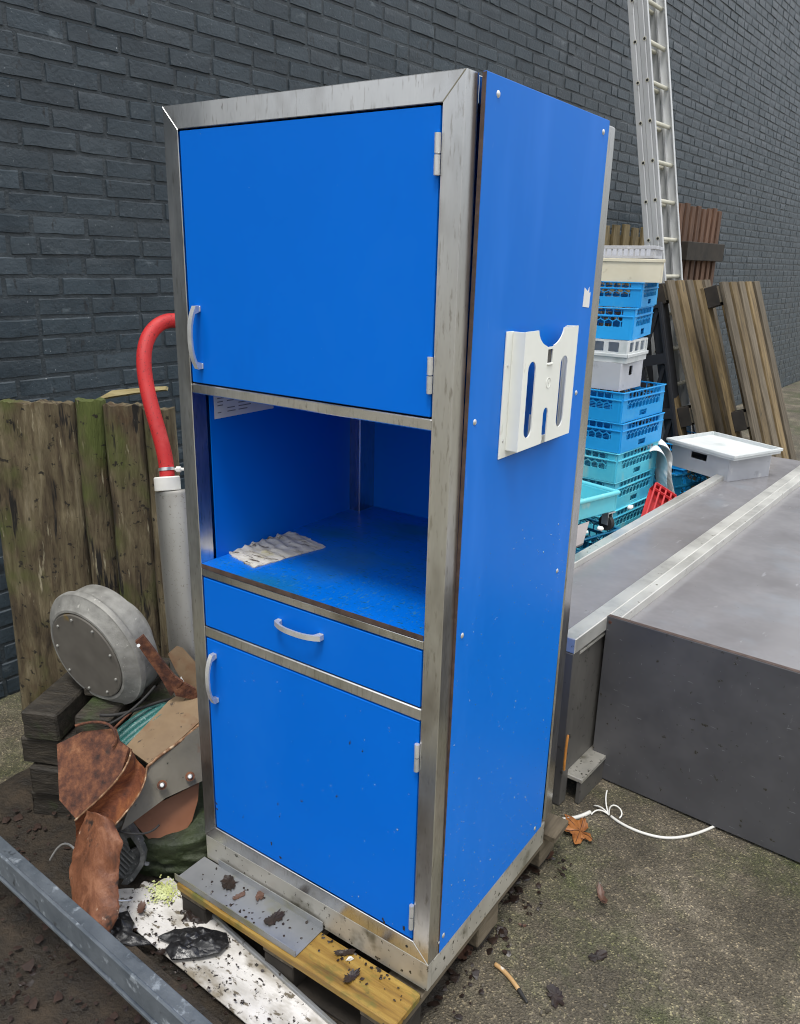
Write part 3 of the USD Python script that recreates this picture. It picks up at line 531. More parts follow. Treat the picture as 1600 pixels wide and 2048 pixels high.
# steel channel: web, two lips
chan = thing('steel_channel', 'length of grey steel channel with leaves in it on the front pallet plank', 'steel channel', (-.53, -.05, .134))
cx0, cx1, cy0, cy1, cz = -.742, -.309, -.108, -.0035, .1345
part(chan, 'web', bx(cx0, cx1, cy0, cy1, cz, cz + .0022), M['channel_steel'], world=True)
part(chan, 'lip', bx(cx0, cx1, cy0, cy0 + .0022, cz + .0022, cz + .019), M['channel_steel'], world=True)
part(chan, 'lip', bx(cx0 + .06, cx1, cy1 - .0024, cy1, cz + .0022, cz + .024), M['channel_steel'], world=True)

def leaf_mesh(kind, size, curl, seed, M4):
    """A dead leaf: lobed or plain outline, curled and crinkled, thin."""
    rs = np.random.default_rng(seed); k = 40; a = np.linspace(0, 2 * PI, k, endpoint=False)
    if kind == 'maple':
        k = 72; a = np.linspace(0, 2 * PI, k, endpoint=False); half = [(90, 1.0), (82, .76), (76, .74), (70, .58), (58, .42), (50, .60), (42, .66), (30, .97), (20, .70), (12, .68), (4, .50), (-8, .42), (-16, .56), (-30, .72), (-42, .50), (-58, .46), (-72, .38), (-84, .16), (-90, .10)]
        hd_ = np.array([q[0] for q in half][::-1]); hr_ = np.array([q[1] for q in half][::-1]); fold = np.degrees(np.arcsin(np.sin(a))); r = np.interp(fold, hd_, hr_) * (1 + .05 * rs.standard_normal(k))
    else: r = .75 + .18 * np.cos(2 * a) + .10 * rs.standard_normal(k)
    rows = [np.zeros((1, 2))] + [np.c_[np.cos(a), np.sin(a)] * (r * f)[:, None] for f in (.35, .7, 1.0)]
    P2 = np.vstack(rows); z = curl * (P2[:, 0] ** 2 * .7 + .45 * P2[:, 1] ** 2) + (.26 + .22 * (kind == 'maple')) * (meshkit.fbm(np.c_[P2 * 2.4, np.full(len(P2), seed * 1.3)], 3, seed) - .5)
    V = np.c_[P2, z - z.min() + .02] * size; Fc = []
    for j in range(k):
        q = (j + 1) % k; Fc.append((0, 1 + j, 1 + q))
        for b in (1, 1 + k): Fc += [(b + j, b + k + j, b + k + q), (b + j, b + k + q, b + q)]
    V2 = np.vstack([V, V - [0, 0, .0009]]); Fc = np.array(Fc); nb = len(V); rim = 1 + 2 * k + np.arange(k); r2 = np.roll(rim, -1)
    Fc = np.vstack([Fc, Fc[:, ::-1] + nb, np.c_[rim, rim + nb, r2], np.c_[r2, rim + nb, r2 + nb]])
    return put(trimesh.Trimesh(V2, Fc, process=False), M4)
def leaf(p, size, mat, label, kind='plain', curl=.3, seed=0, tilt=0.0, group=None, sq=1.0):
    Mx = TR(*p) @ RZ(seed * 1.9) @ RX(tilt) @ np.diag([1, sq, 1, 1.0])
    return single('dead_leaf', leaf_mesh(kind, size, curl, seed, Mx), M[mat], label, 'leaf', group, smooth=50)
zc = cz + .0024
leaf(onz(458, 1768, zc), .030, 'wet_leaf', 'black wet leaf nearest the left end of the steel channel', seed=3, curl=.15)
leaf(onz(478, 1793, zc), .021, 'brown_leaf', 'small dark brown leaf scrap below the black leaf in the steel channel', seed=4, curl=.2, sq=.6)
leaf(onz(521, 1790, zc), .024, 'brown_leaf', 'reddish brown wet leaf in the middle of the steel channel', seed=6, curl=.15, sq=.7)
leaf(onz(548, 1838, zc), .031, 'wet_leaf', 'crinkled grey brown leaf nearest the right end of the steel channel', seed=9, curl=.2, sq=.8)
zp = .1345
leaf(onz(690, 1906, zp), .026, 'wet_leaf', 'dark wet leaf against the plinth on the yellow plank', seed=12, curl=.3, sq=.6)
leaf(onz(703, 1955, zp), .026, 'wet_leaf', 'black curled leaf with a stalk in the middle of the yellow plank', seed=14, curl=.5, sq=.7)
rsd = np.random.default_rng(3)
crumbs = [(x, y, zp) for x, y in zip(rsd.uniform(-.30, -.03, 34), -.09 + .08 * rsd.random(34) ** .6)] + [(x, y, zc) for x, y in zip(rsd.uniform(-.70, -.32, 46), rsd.uniform(-.1, -.012, 46))]
single('leaf_crumbs', stones(np.array(crumbs), rsd.uniform(.0015, .0055, len(crumbs)), 6, .4), M['wet_leaf'], 'dark leaf crumbs strewn over the yellow plank and steel channel', 'leaf litter', kind='stuff')
single('white_chip', stones([onz(699, 1918, zp + .002)], [.0085], 3), M['white_paint'], 'small white chip lying on the yellow plank', 'chip')

# ------------------------------------------------------------------ litter on the ground to the right
gz = lambda p, dz=0: np.array([p[0], p[1], float(ground_z(p[0], p[1])) + dz])
ml = gz(onz(1160, 1664, 0), .004)
mp = thing('maple_leaf', 'large orange maple leaf lying on the ground beside the cabinet', 'leaf', ml, 2.2)
lm = leaf_mesh('maple', .092, .16, 5, np.diag([1, .82, 1, 1.0])); part(mp, 'blade', lm, M['orange_leaf'], smooth=50)
vs = []
for a in np.radians([90, 30, 150, -30, 210]):
    pts = [np.array([math.cos(a) * f * .078, math.sin(a) * f * .063, 0]) for f in np.linspace(.05, .95, 5)]
    for q in pts: q[2] = lm.vertices[np.argmin(np.hypot(*(lm.vertices[:72 * 3, :2] - q[:2]).T)), 2] + .001
    vs.append(tube(pts, .0009, 5))
part(mp, 'vein', cat(vs), M['leaf_vein'])
leaf(gz(onz(1203, 1797, 0), .004), .040, 'brown_leaf', 'curled purplish brown leaf on the ground right of the cabinet', seed=21, curl=.7, sq=.45)
leaf(gz(onz(1090, 1716, 0), .006), .034, 'brown_leaf', 'brown leaf against the rear pallet block', seed=22, curl=.6, sq=.6)
leaf(gz(onz(1065, 1738, 0), .004), .030, 'wet_leaf', 'dark leaf under the rear corner of the cabinet plinth', seed=23, curl=.5, sq=.6)
leaf(gz(onz(930, 1906, 0), .004), .036, 'brown_leaf', 'red brown leaf under the front of the cabinet side', seed=24, curl=.5, sq=.7)
leaf(gz(onz(1045, 1850, 0), .002), .012, 'brown_leaf', 'tiny tan leaf on the ground in front of the curled brown leaf', seed=25, curl=.4, sq=.6)
leaf(gz(onz(1110, 1992, 0), .002), .036, 'wet_leaf', 'flat blackened leaf on the ground at the bottom right', seed=26, curl=.1, sq=.8)
leaf(gz(onz(1195, 1912, 0), .002), .030, 'wet_leaf', 'flat dark leaf on the ground right of the worn stick', seed=27, curl=.1, sq=.8)
def on_ground(pxs, dz): return [gz(onz(X, Y, 0), dz) for X, Y in pxs]
cb_ = thing('white_cable', 'cut white cable with frayed end curving over the ground by the grey counter', 'cable', gz(onz(1215, 1630, 0)))
part(cb_, 'sheath', tube(curve(on_ground([(1222, 1634), (1246, 1650), (1290, 1668), (1330, 1676), (1376, 1671), (1450, 1640), (1520, 1590)], .005), 40), .0045, 8), M['white_pvc'], smooth=True, world=True)
c0 = gz(onz(1218, 1632, 0), .006)
for e in ([(0, 0, 0), (-.02, .02, .02), (-.035, .06, .045)], [(0, 0, 0), (.012, .02, .03), (.03, .02, .022), (.035, .0, .004)], [(0, 0, 0), (-.03, .01, .008), (-.06, .02, -.003)], [(0, 0, 0), (-.04, -.01, .006), (-.05, -.03, -.003)]):
    part(cb_, 'frayed_strand', tube(curve(c0 + np.array(e), 12), .0026, 6), M['white_pvc'], smooth=True, world=True)
single('cable_stub', tube(curve(on_ground([(1125, 1640), (1150, 1637), (1180, 1626)], .007), 10), .0065, 8), M['white_pvc'], 'short cut stub of white cable above the orange maple leaf', 'cable', smooth=True)
stp = [at(0, 0, 1)] ; sp = on_ground([(990, 1930), (1015, 1952), (1036, 1980), (1054, 2008)], .007)
stick = thing('worn_stick', 'short worn orange and white stick with a dark tip lying on the ground', 'stick', sp[0])
cv = curve(sp, 24); part(stick, 'shaft', tube(cv[:17], .0058, 8), M['stick_wood'], smooth=True, world=True); part(stick, 'tip', tube(cv[16:], np.linspace(.0058, .0035, 8), 8), M['rubber'], smooth=True, world=True)
for i, q in enumerate(((1082, 2026), (1095, 2024), (1210, 1742), (1290, 1790), (1355, 1860), (1199, 1766))):
    single('small_stone', stones([gz(onz(*q, 0), .003)], [.009 if i < 2 else .006], 40 + i), M['pebble'], ['tan stone by the bottom end of the worn stick', 'pale tan stone just right of the stick end', 'pale stone below the orange maple leaf', 'light stone in the gravel right of the curled leaf', 'light stone near the right edge of the gravel', 'pale pebble above the curled brown leaf'][i], 'stone')
# litter under and around the pallet
rsd = np.random.default_rng(17); pts, szs = [], []
for _ in range(2600):
    x, y = rsd.uniform(-1.25, .05), rsd.uniform(-.62, .75)
    pts.append((x, y, float(ground_z(x, y)) + rsd.uniform(0, .008))); szs.append(rsd.lognormal(-5.0, .5))
fl = [(x, y, float(ground_z(x, y)) + .018 + rsd.uniform(0, .012)) for x, y in zip(rsd.uniform(-1.5, -.45, 420), rsd.uniform(-.62, .1, 420))]
single('rust_flakes', stones(np.array(fl), np.clip(rsd.lognormal(-5.0, .5, 420), .002, .016), 19, .18), M['rust_flake'], 'rust flakes and scrap bits strewn over the mud at the left', 'rust flakes', kind='stuff', base=(0, 0, 0))
single('leaf_litter', stones(np.array(pts), np.clip(szs, .002, .016), 18, .22), M['wet_leaf'], 'dark wet leaf litter and muck around the pallet', 'leaf litter', kind='stuff', base=(0, 0, 0))
gxx, gyy = np.meshgrid(np.linspace(-1.75, .02, 70), np.linspace(-.85, .72, 60), indexing='ij')
mz = ground_z(gxx, gyy) + .004 + .028 * (meshkit.fbm(np.stack([gxx * 9, gyy * 9, 0 * gxx], -1), 4, 8) - .5) + .012 * np.exp(-((gyy + .1) / .4) ** 2)
fade = np.clip(np.minimum.reduce([gxx + 1.75, .02 - gxx, gyy + .85, .72 - gyy]) / .12, 0, 1); mz = mz * fade + (ground_z(gxx, gyy) - .01) * (1 - fade)
I = np.arange(gxx.size).reshape(gxx.shape); Q = np.stack([I[:-1, :-1], I[1:, :-1], I[1:, 1:], I[:-1, 1:]], -1).reshape(-1, 4)
mm = usdkit.mesh(stage, '/World/mud', (np.stack([gxx, gyy, mz], -1).reshape(-1, 3), Q), M['mud'], smooth=True); tag(mm.GetPrim(), kind='structure')

# ------------------------------------------------------------------ junk in the bottom left corner
# pale sheet lying in front of the pallet, with a folded lip
sa, sb_, sc_, sd = np.array([-.93, -.215, .040]), np.array([-.85, -.050, .046]), np.array([.02, -.150, .040]), np.array([.02, -.262, .036])
ps = thing('pale_sheet', 'dirty pale metal sheet strewn with muck lying in front of the pallet', 'metal sheet', (-.5, -.2, .03))
n, m = 60, 14; uu, vv = np.meshgrid(np.linspace(0, 1, n), np.linspace(0, 1, m), indexing='ij')
P3 = (1 - vv)[..., None] * ((1 - uu)[..., None] * sa + uu[..., None] * sd) + vv[..., None] * ((1 - uu)[..., None] * sb_ + uu[..., None] * sc_)
P3[..., 0] += np.where(uu < .04, (meshkit.noise(np.stack([vv * 9, 0 * vv, 0 * vv], -1)) - .5) * .05, 0)
P3[..., 2] += .006 * (meshkit.fbm(np.stack([uu * 8, vv * 2, 0 * uu], -1), 3, 2) - .5) + .002 * np.sin(vv * 9)
I = np.arange(n * m).reshape(n, m); Q = np.stack([I[:-1, :-1], I[1:, :-1], I[1:, 1:], I[:-1, 1:]], -1).reshape(-1, 4); k = n * m
edge = np.r_[I[:, 0], I[-1, 1:], I[-2::-1, -1], I[0, -2:0:-1]]; e2 = np.roll(edge, -1)
part(ps, 'sheet', trimesh.Trimesh(np.vstack([P3.reshape(-1, 3), P3.reshape(-1, 3) - [0, 0, .003]]), np.vstack([Q[:, [0, 1, 2]], Q[:, [0, 2, 3]], Q[:, [0, 2, 1]] + k, Q[:, [0, 3, 2]] + k, np.c_[edge, e2 + k, e2], np.c_[edge, edge + k, e2 + k]]), process=False), M['pale_sheet'], world=True, smooth=30)
def bar(p, q, w, h, r=.002):
    p, q = np.asarray(p, float), np.asarray(q, float); x = unit(q - p); y = unit(np.cross([0, 0, 1.0], x)); z = np.cross(x, y)
    return put(bx(0, np.linalg.norm(q - p), -w / 2, w / 2, -h / 2, h / 2, r), frame(p, x, y, z))
part(ps, 'folded_lip', bar(sb_ + [.10, -.012, .006], sc_ + [0, -.008, .006], .010, .012), M['channel_steel'], world=True)
# lichen crust
rsd = np.random.default_rng(9); pts = [onz(X, Y, .048) for X, Y in zip(rsd.normal(328, 13, 420), rsd.normal(1783, 11, 420))]
single('lichen_crust', stones(np.array(pts), rsd.uniform(.0015, .0040, 420), 12), M['lichen'], 'yellow green lichen crust at the left end of the pale sheet', 'lichen', kind='stuff', smooth=True)
# brown timber and steel bar in front
single('rotten_batten', put(rough_box(1.3, .05, .05, .03, .006, (5, 22, 22), 71), TR(-.28, -.318, .030) @ RZ(-.065)), M['mud'], 'rotten brown batten between the pale sheet and the steel bar', 'batten')
ba, bb = onz(224, 1868, .285), onz(430, 2050, .285); bd = unit(bb - ba); bn = unit(np.cross(bd, [0, 0, 1]))
if bn @ (EYE - ba) < 0: bn = -bn
bf = thing('steel_bar', 'scuffed blue grey painted steel angle bar in the bottom left corner', 'steel bar', ba * [1, 1, 0])
A0, A1 = ba - bd * 1.5, bb + bd * .5
part(bf, 'top_flange', put(rough_box(np.linalg.norm(A1 - A0), .075, .010, .05, .0006, 12, 4, .002), frame((A0 + A1) / 2 + bn * .0375 - [0, 0, .005], bd, bn, np.cross(bd, bn))), M['bar_paint'], world=True)
part(bf, 'front_flange', put(bx(0, np.linalg.norm(A1 - A0), -.004, .004, -.075, -.0102, .002), frame(A0 + bn * .070, bd, bn, np.cross(bd, bn))), M['bar_paint'], world=True)
for q in (A0 + bd * .05, A1 - bd * .1): part(bf, 'leg', bx(q[0] + bn[0] * .03 - .02, q[0] + bn[0] * .03 + .02, q[1] + bn[1] * .03 - .02, q[1] + bn[1] * .03 + .02, .0, .274, .002), M['bar_paint'], world=True)
# black plastic scrap on the sheet, and dark wet leaves heaped behind
def blob(pxs, z, h, seed, amp):
    P2 = np.array([onz(X, Y, z)[:2] for X, Y in pxs]); poly = Polygon(P2).buffer(.004).buffer(-.002)
    m = ext(poly, .004).subdivide_to_size(.008, max_iter=10); m.merge_vertices(); v = m.vertices.copy()
    d = np.array([poly.exterior.distance(Point(p[:2])) for p in v]); f = np.clip(d / .03, 0, 1) ** .6
    v[:, 2] += f * h * (.35 + 1.3 * np.abs(meshkit.fbm(np.c_[v[:, :2] * 26, np.full(len(v), seed)], 3, seed) - .5) * 2) + amp * (meshkit.noise(np.c_[v[:, :2] * 60, 0 * v[:, 0]], seed) - .5)
    v[:, 2] += z; return trimesh.Trimesh(v, m.faces, process=False)
single('black_plastic_scrap', blob([(318, 1876), (350, 1862), (400, 1858), (452, 1868), (456, 1890), (438, 1906), (395, 1916), (345, 1920), (332, 1900), (345, 1886)], .052, .020, 5, .004), M['black_gloss'], 'crumpled shiny black plastic scrap across the pale sheet', 'plastic scrap', smooth=True)
single('wet_leaf_heap', blob([(360, 1830), (395, 1800), (440, 1812), (470, 1850), (452, 1866), (400, 1856), (365, 1852)], .030, .035, 8, .010), M['wet_leaf'], 'black heap of rotting leaves under the pallet front', 'leaf litter', kind='stuff', smooth=30)
single('black_bag_scrap', blob([(205, 1830), (255, 1826), (268, 1850), (262, 1866), (290, 1880), (300, 1888), (262, 1892), (205, 1880)], .056, .025, 11, .006), M['black_gloss'], 'torn black plastic by the left end of the steel bar', 'plastic scrap', smooth=True)
leaf(onz(283, 1818, .050), .024, 'brown_leaf', 'brown curled leaf on the left end of the pale sheet', seed=31, curl=.5, sq=.7)
leaf(onz(322, 1905, .048), .014, 'wet_leaf', 'small dark leaf beside the black plastic scrap', seed=32, curl=.4)
rsd = np.random.default_rng(33); pp = [onz(X, Y, .049) for X, Y in zip(rsd.uniform(250, 560, 160), rsd.uniform(1790, 2045, 160))]; pp = [p for p in pp if -.27 < p[1] < -.10]
single('sheet_crumbs', stones(np.array(pp), np.clip(rsd.lognormal(-5.9, .5, len(pp)), .0012, .008), 34), M['wet_leaf'], 'dark specks of muck on the pale sheet', 'leaf litter', kind='stuff')
# copper coloured curled strip at the left edge
def sheet_between(L_, R_, n_, m_, bulge, th, seed, amp):
    a_, b_ = curve(L_, n_), curve(R_, n_); ns = unit(EYE - a_.mean(0)); f = np.linspace(0, 1, m_)[None, :, None]
    G = a_[:, None] * (1 - f) + b_[:, None] * f + ns * bulge * np.sin(PI * f) + (meshkit.fbm((a_[:, None] * (1 - f) + b_[:, None] * f) * 30, 3, seed)[..., None] - .5) * amp
    I = np.arange(n_ * m_).reshape(n_, m_); Q = np.stack([I[:-1, :-1], I[1:, :-1], I[1:, 1:], I[:-1, 1:]], -1).reshape(-1, 4); k = n_ * m_
    edge = np.r_[I[:, 0], I[-1, 1:], I[-2::-1, -1], I[0, -2:0:-1]]; e2 = np.roll(edge, -1)
    return trimesh.Trimesh(np.vstack([G.reshape(-1, 3), G.reshape(-1, 3) - ns * th]), np.vstack([Q[:, [0, 1, 2]], Q[:, [0, 2, 3]], Q[:, [0, 2, 1]] + k, Q[:, [0, 3, 2]] + k, np.c_[edge, e2 + k, e2], np.c_[edge, edge + k, e2 + k]]), process=False)
single('rusty_sheet', sheet_between([at(176, 1618, 2.14), at(150, 1690, 2.13), at(140, 1760, 2.11), at(150, 1830, 2.09), at(165, 1900, 2.07), at(178, 1930, 2.07)], [at(222, 1640, 2.12), at(243, 1695, 2.10), at(236, 1750, 2.09), at(239, 1800, 2.07), at(230, 1850, 2.05), at(205, 1925, 2.05)], 44, 14, .030, .005, 3, .016), M['copper_skin'], 'curled copper brown rusty sheet at the left by the steel bar', 'rusty sheet', smooth=50)
# ribbed casting
rc = thing('ribbed_casting', 'grey ribbed metal casting with a square hole leaning under the plough', 'casting', at(280, 1745, 2.30) * [1, 1, 0])
tt = 2.27
outl = [(226, 1648), (250, 1636), (282, 1682), (291, 1700), (288, 1722), (268, 1752), (240, 1772), (222, 1776), (205, 1720)]
hole = [(250, 1680), (266, 1675), (274, 1697), (258, 1704)]
O3 = np.array([at(X, Y, tt + (Y - 1640) * .00045) for X, Y in outl]); H3 = np.array([at(X, Y, tt + (Y - 1640) * .00045) for X, Y in hole])
c = O3.mean(0); nn = np.linalg.svd(O3 - c)[2][2]; nn = nn if nn @ (EYE - c) > 0 else -nn; x = unit(np.cross([0, 0, 1.0], nn)); y = np.cross(nn, x)
F2 = lambda A: np.c_[(A - c) @ x, (A - c) @ y]
po = Polygon(F2(O3)).buffer(.008).buffer(-.004); ph = Polygon(F2(H3))
part(rc, 'rim', put(ext(po.difference(po.buffer(-.013)), .030), frame(c - nn * .014, x, y, nn)), M['cast_dark'], world=True)
part(rc, 'plate', put(ext(po.buffer(-.006).difference(ph), .007), frame(c - nn * .012, x, y, nn)), M['cast_dark'], world=True)
dd = unit(np.array(F2(np.array([at(262, 1722, tt)])) - F2(np.array([at(238, 1690, tt)])))[0]); pr = np.array([-dd[1], dd[0]])
for k in range(6):
    o = F2(np.array([at(232 + 5 * k, 1745 - 9 * k, tt + .03)]))[0]; a_, b_ = o - dd * .030, o + dd * .030
    q = Polygon([a_ - pr * .0025, b_ - pr * .0025, b_ + pr * .0025, a_ + pr * .0025]).intersection(po.buffer(-.008)).difference(ph)
    if q.area > 1e-6: part(rc, 'rib', put(ext(q, .012), frame(c - nn * .0045, x, y, nn)), M['cast_dark'], world=True)
single('grey_pebble', stones([at(292, 1727, 2.34)], [.020], 77), M['grey_plastic'], 'smooth grey pebble beside the ribbed casting', 'stone', smooth=True)
# mossy stone slab
ms = trimesh.creation.icosphere(4); v = ms.vertices.copy(); r_ = 1 / np.maximum(np.abs(v[:, 0]) ** 2.6 + np.abs(v[:, 1]) ** 2.6, np.abs(v[:, 2]) ** 3.0).clip(1e-6) ** (1 / 2.8)
v = v * np.minimum(r_, 1.6)[:, None] * [.20, .23, .085]; v += ms.vertex_normals * (.055 * (meshkit.fbm(ms.vertices * 5, 5, 5) - .5))[:, None]
single('mossy_stone', put(trimesh.Trimesh(v, ms.faces, process=False), TR(-1.00, .155, .085) @ RZ(.45) @ RX(.12)), M['mossy_stone'], 'dark green mossy stone slab beside the pallet under the plough', 'stone', smooth=True)

# ------------------------------------------------------------------ the rusty plough
pl = thing('rusty_plough', 'rusty plough body of bolted steel plates propped left of the cabinet', 'plough', at(330, 1697, 2.30) * [1, 1, 0])
A = lambda X, Y, t: at(X, Y, t)
def pp_(name, pts, th, mat, **k): return part(pl, name, plate([A(*p) for p in pts], th, .03, .002, len(name)), M[mat], world=True, smooth=30, **k)
pp_('upper_plate', [(337, 1402, 2.44), (352, 1388, 2.45), (402, 1392, 2.45), (412, 1436, 2.40), (300, 1527, 2.27), (252, 1497, 2.33)], .008, 'rust_tan')
part(pl, 'fold', tube([A(*p) for p in ((414, 1436, 2.396), (360, 1483, 2.33), (318, 1513, 2.283), (296, 1532, 2.262), (285, 1558, 2.25))], .0045, 8), M['rust_edge'], smooth=True, world=True)
side_pl = pp_('side_plate', [(300, 1528, 2.262), (414, 1440, 2.392), (416, 1558, 2.35), (330, 1596, 2.28), (240, 1662, 2.20), (268, 1590, 2.225)], .008, 'plough_grey')
for q in ((324, 1570, 2.262), (380, 1553, 2.318)):
    o = A(*q); d = unit(EYE - o)
    wsh = part(pl, 'washer', cyl(o + d * .004, o + d * .0075, .0135, 18), M['rust'], world=True); part(pl, 'bolt', put(lathe([(0, .008), (.005, .0075), (.0078, .004), (.0078, 0), (0, 0)], 12), frame(o + d * .0072, *np.linalg.svd(d[None])[2][1:], d)), M['zinc'], world=True, smooth=40)
pp_('share', [(252, 1628, 2.30), (330, 1600, 2.335), (398, 1566, 2.37), (396, 1600, 2.36), (384, 1642, 2.345), (362, 1674, 2.33), (330, 1699, 2.31), (312, 1692, 2.305), (285, 1665, 2.30)], .010, 'rust_smooth')
# curved mouldboard: a rolled shell seen from its hollow side
rows = []
for X0, Y0, X1, Y1, tA, tB in ((150, 1642, 150, 1760, 2.17, 2.11), (196, 1600, 196, 1694, 2.19, 2.13), (224, 1572, 226, 1654, 2.20, 2.13), (245, 1545, 262, 1612, 2.20, 2.16), (258, 1520, 285, 1575, 2.22, 2.19), (262, 1499, 294, 1541, 2.25, 2.22)):
    P0, P1 = A(X0, Y0, tA), A(X1, Y1, tB); rows.append([P0 + (P1 - P0) * f + ray(224, 1600) * .05 * math.sin(PI * f) for f in np.linspace(0, 1, 9)])
G = np.array(rows); from scipy.interpolate import CubicSpline
G = CubicSpline(np.arange(6), G)(np.linspace(0, 5, 21)); n, m = G.shape[:2]
G = G + (meshkit.fbm(G * 40, 3, 3)[..., None] - .5) * .006
I = np.arange(n * m).reshape(n, m); Q = np.stack([I[:-1, :-1], I[1:, :-1], I[1:, 1:], I[:-1, 1:]], -1).reshape(-1, 4); k = n * m
edge = np.r_[I[:, 0], I[-1, 1:], I[-2::-1, -1], I[0, -2:0:-1]]; e2 = np.roll(edge, -1); back = G.reshape(-1, 3) + ray(240, 1580) * .007
part(pl, 'mouldboard', trimesh.Trimesh(np.vstack([G.reshape(-1, 3), back]), np.vstack([Q[:, [0, 1, 2]], Q[:, [0, 2, 3]], Q[:, [0, 2, 1]] + k, Q[:, [0, 3, 2]] + k, np.c_[edge, e2 + k, e2], np.c_[edge, edge + k, e2 + k]]), process=False), M['rust_orange'], smooth=40, world=True)
part(pl, 'mouldboard_lip', tube(curve([A(150, 1762, 2.105), A(196, 1696, 2.125), A(226, 1655, 2.125), A(262, 1612, 2.155), A(285, 1575, 2.185), A(293, 1541, 2.215)], 24), .0025, 6), M['rust_edge'], smooth=True, world=True)
part(pl, 'mouldboard_lip', tube(curve([A(150, 1641, 2.165), A(196, 1599, 2.18), A(224, 1571, 2.19), A(245, 1544, 2.195), A(258, 1519, 2.215), A(262, 1499, 2.24)], 24), .003, 6), M['rust_edge'], smooth=True, world=True)
pp_('hitch_plate', [(120, 1490, 2.33), (160, 1462, 2.30), (224, 1455, 2.27), (236, 1480, 2.26), (260, 1497, 2.245), (246, 1545, 2.22), (224, 1573, 2.21), (150, 1640, 2.19), (118, 1600, 2.24)], .010, 'rust')
part(pl, 'hitch_rib', tube(curve([A(150, 1452, 2.28), A(205, 1445, 2.265), A(228, 1460, 2.25), (A(232, 1476, 2.25)), A(224, 1494, 2.245)], 16), .004, 6), M['rust'], smooth=True, world=True)
# lever and bracket
pp_('lever', [(270, 1286, 2.34), (286, 1271, 2.345), (312, 1304, 2.37), (350, 1356, 2.40), (366, 1366, 2.41), (342, 1392, 2.42), (318, 1350, 2.39)], .014, 'rust')
part(pl, 'lever_pin', cyl(A(277, 1291, 2.335), A(277, 1291, 2.31), .005, 10), M['zinc'], world=True)
pp_('lever_foot', [(340, 1366, 2.405), (362, 1364, 2.41), (392, 1378, 2.44), (398, 1402, 2.45), (352, 1392, 2.42)], .012, 'rust')
pp_('bracket', [(335, 1308, 2.47), (354, 1292, 2.47), (366, 1296, 2.47), (392, 1325, 2.49), (398, 1388, 2.49), (372, 1372, 2.46), (352, 1342, 2.46)], .010, 'rust_tan')
part(pl, 'white_tag', plate([A(357, 1362, 2.44), (A(362, 1353, 2.44)), A(372, 1370, 2.44), A(373, 1377, 2.44)], .002), M['white_paint'], world=True)
# legs that carry the frame, in the dark behind
for i, (pts, r, mt, lab) in enumerate((([(120, 1560, 2.30), (170, 1620, 2.22), (232, 1660, 2.17), (280, 1668, 2.19), (318, 1650, 2.24)], .003, 'rubber', 'black wire looping over the ribbed casting'), ([(100, 1720, 2.2), (140, 1690, 2.16), (176, 1742, 2.10), (210, 1790, 2.07), (262, 1800, 2.10)], .003, 'zinc', 'bare steel wire curling by the rusty sheet'))):
    single('scrap_wire', tube(curve([at(*p) for p in pts], 30), r, 6), M[mt], lab, 'wire', smooth=True)

for q, t in (((360, 1500), 2.46), ((300, 1560), 2.42), ((215, 1560), 2.34)):
    p = A(*q, t); part(pl, 'frame_leg', bx(p[0] - .02, p[0] + .02, p[1] - .02, p[1] + .02, .005, p[2], .003), M['rust'], world=True)

# ------------------------------------------------------------------ round motor housing on its box
ax = unit(np.array([.039, -.031, .060]) @ RM); oc = at(173, 1312, 2.46)
side_ = unit(np.cross(ax, [0, 0, 1])); upv = np.cross(side_, ax)
DM = frame(oc, side_, upv, ax)                                      # local z points away from the viewer along the housing
dr = thing('motor_housing', 'grey cast round motor housing with bolted brown cover left of the plough', 'motor', mat=DM)
part(dr, 'housing', lathe([(.147, .014), (.1475, .004), (.151, .000), (.158, .001), (.164, .008), (.190, .028), (.1965, .030), (.200, .036), (.200, .046), (.195, .050), (.190, .060), (.186, .115), (.12, .125), (.11, .17), (0, .17)], 72), M['cast_grey'], smooth=35)
part(dr, 'cover_plate', lathe([(0, -.003), (.143, -.003), (.146, .0), (.146, .016), (0, .016)], 64), M['cover_brown'], smooth=35)
for k in range(9):
    a = k * 2 * PI / 9 + .33; part(dr, 'cover_bolt', put(lathe([(0, -.005), (.0035, -.0045), (.0048, -.0015), (.0048, 0), (0, 0)], 10), TR(.128 * math.cos(a), .128 * math.sin(a), -.003)), M['cast_grey'], smooth=40)
def splash(pts): return plate([at(*p) for p in pts], .0022)
for pts in ([(288, 1326, 2.445), (290, 1320, 2.445), (293, 1322, 2.445), (293, 1332, 2.445), (290, 1336, 2.445)], [(277, 1378, 2.445), (280, 1364, 2.445), (286, 1358, 2.445), (289, 1364, 2.445), (284, 1376, 2.445), (279, 1382, 2.445)]):
    part(dr, 'paint_splash', splash(pts), M['white_paint'], world=True)
c = oc + ax * .14
bxm = thing('timber_stack', 'stack of dark rotten timbers under the round motor housing', 'timber stack', (c[0], c[1], 0), .5)
zt_ = c[2] - .188; hs_ = zt_ / 4
for r in range(4):
    for q in range(3):
        Lx, off = .50 + .14 * RNG.random(), (RNG.random() - .5) * .08
        b_ = rough_box(Lx if r % 2 == 0 else .40, .118, hs_ - .003, .05, .005, (5, 20, 20), 200 + 3 * r + q, .006)
        part(bxm, 'timber', put(b_, TR(off if r % 2 == 0 else -.18 + .16 * q, (-.13 + .122 * q) if r % 2 == 0 else .0, hs_ * (r + .5)) @ (RZ(.03 * (q - 1)) if r % 2 == 0 else RZ(PI / 2 + .05 * (q - 1)))), M['rotten_wood'])
part(bxm, 'wedge', bx(-.10, .10, -.09, .15, zt_ + .001, zt_ + .030, .006), M['rotten_wood'])
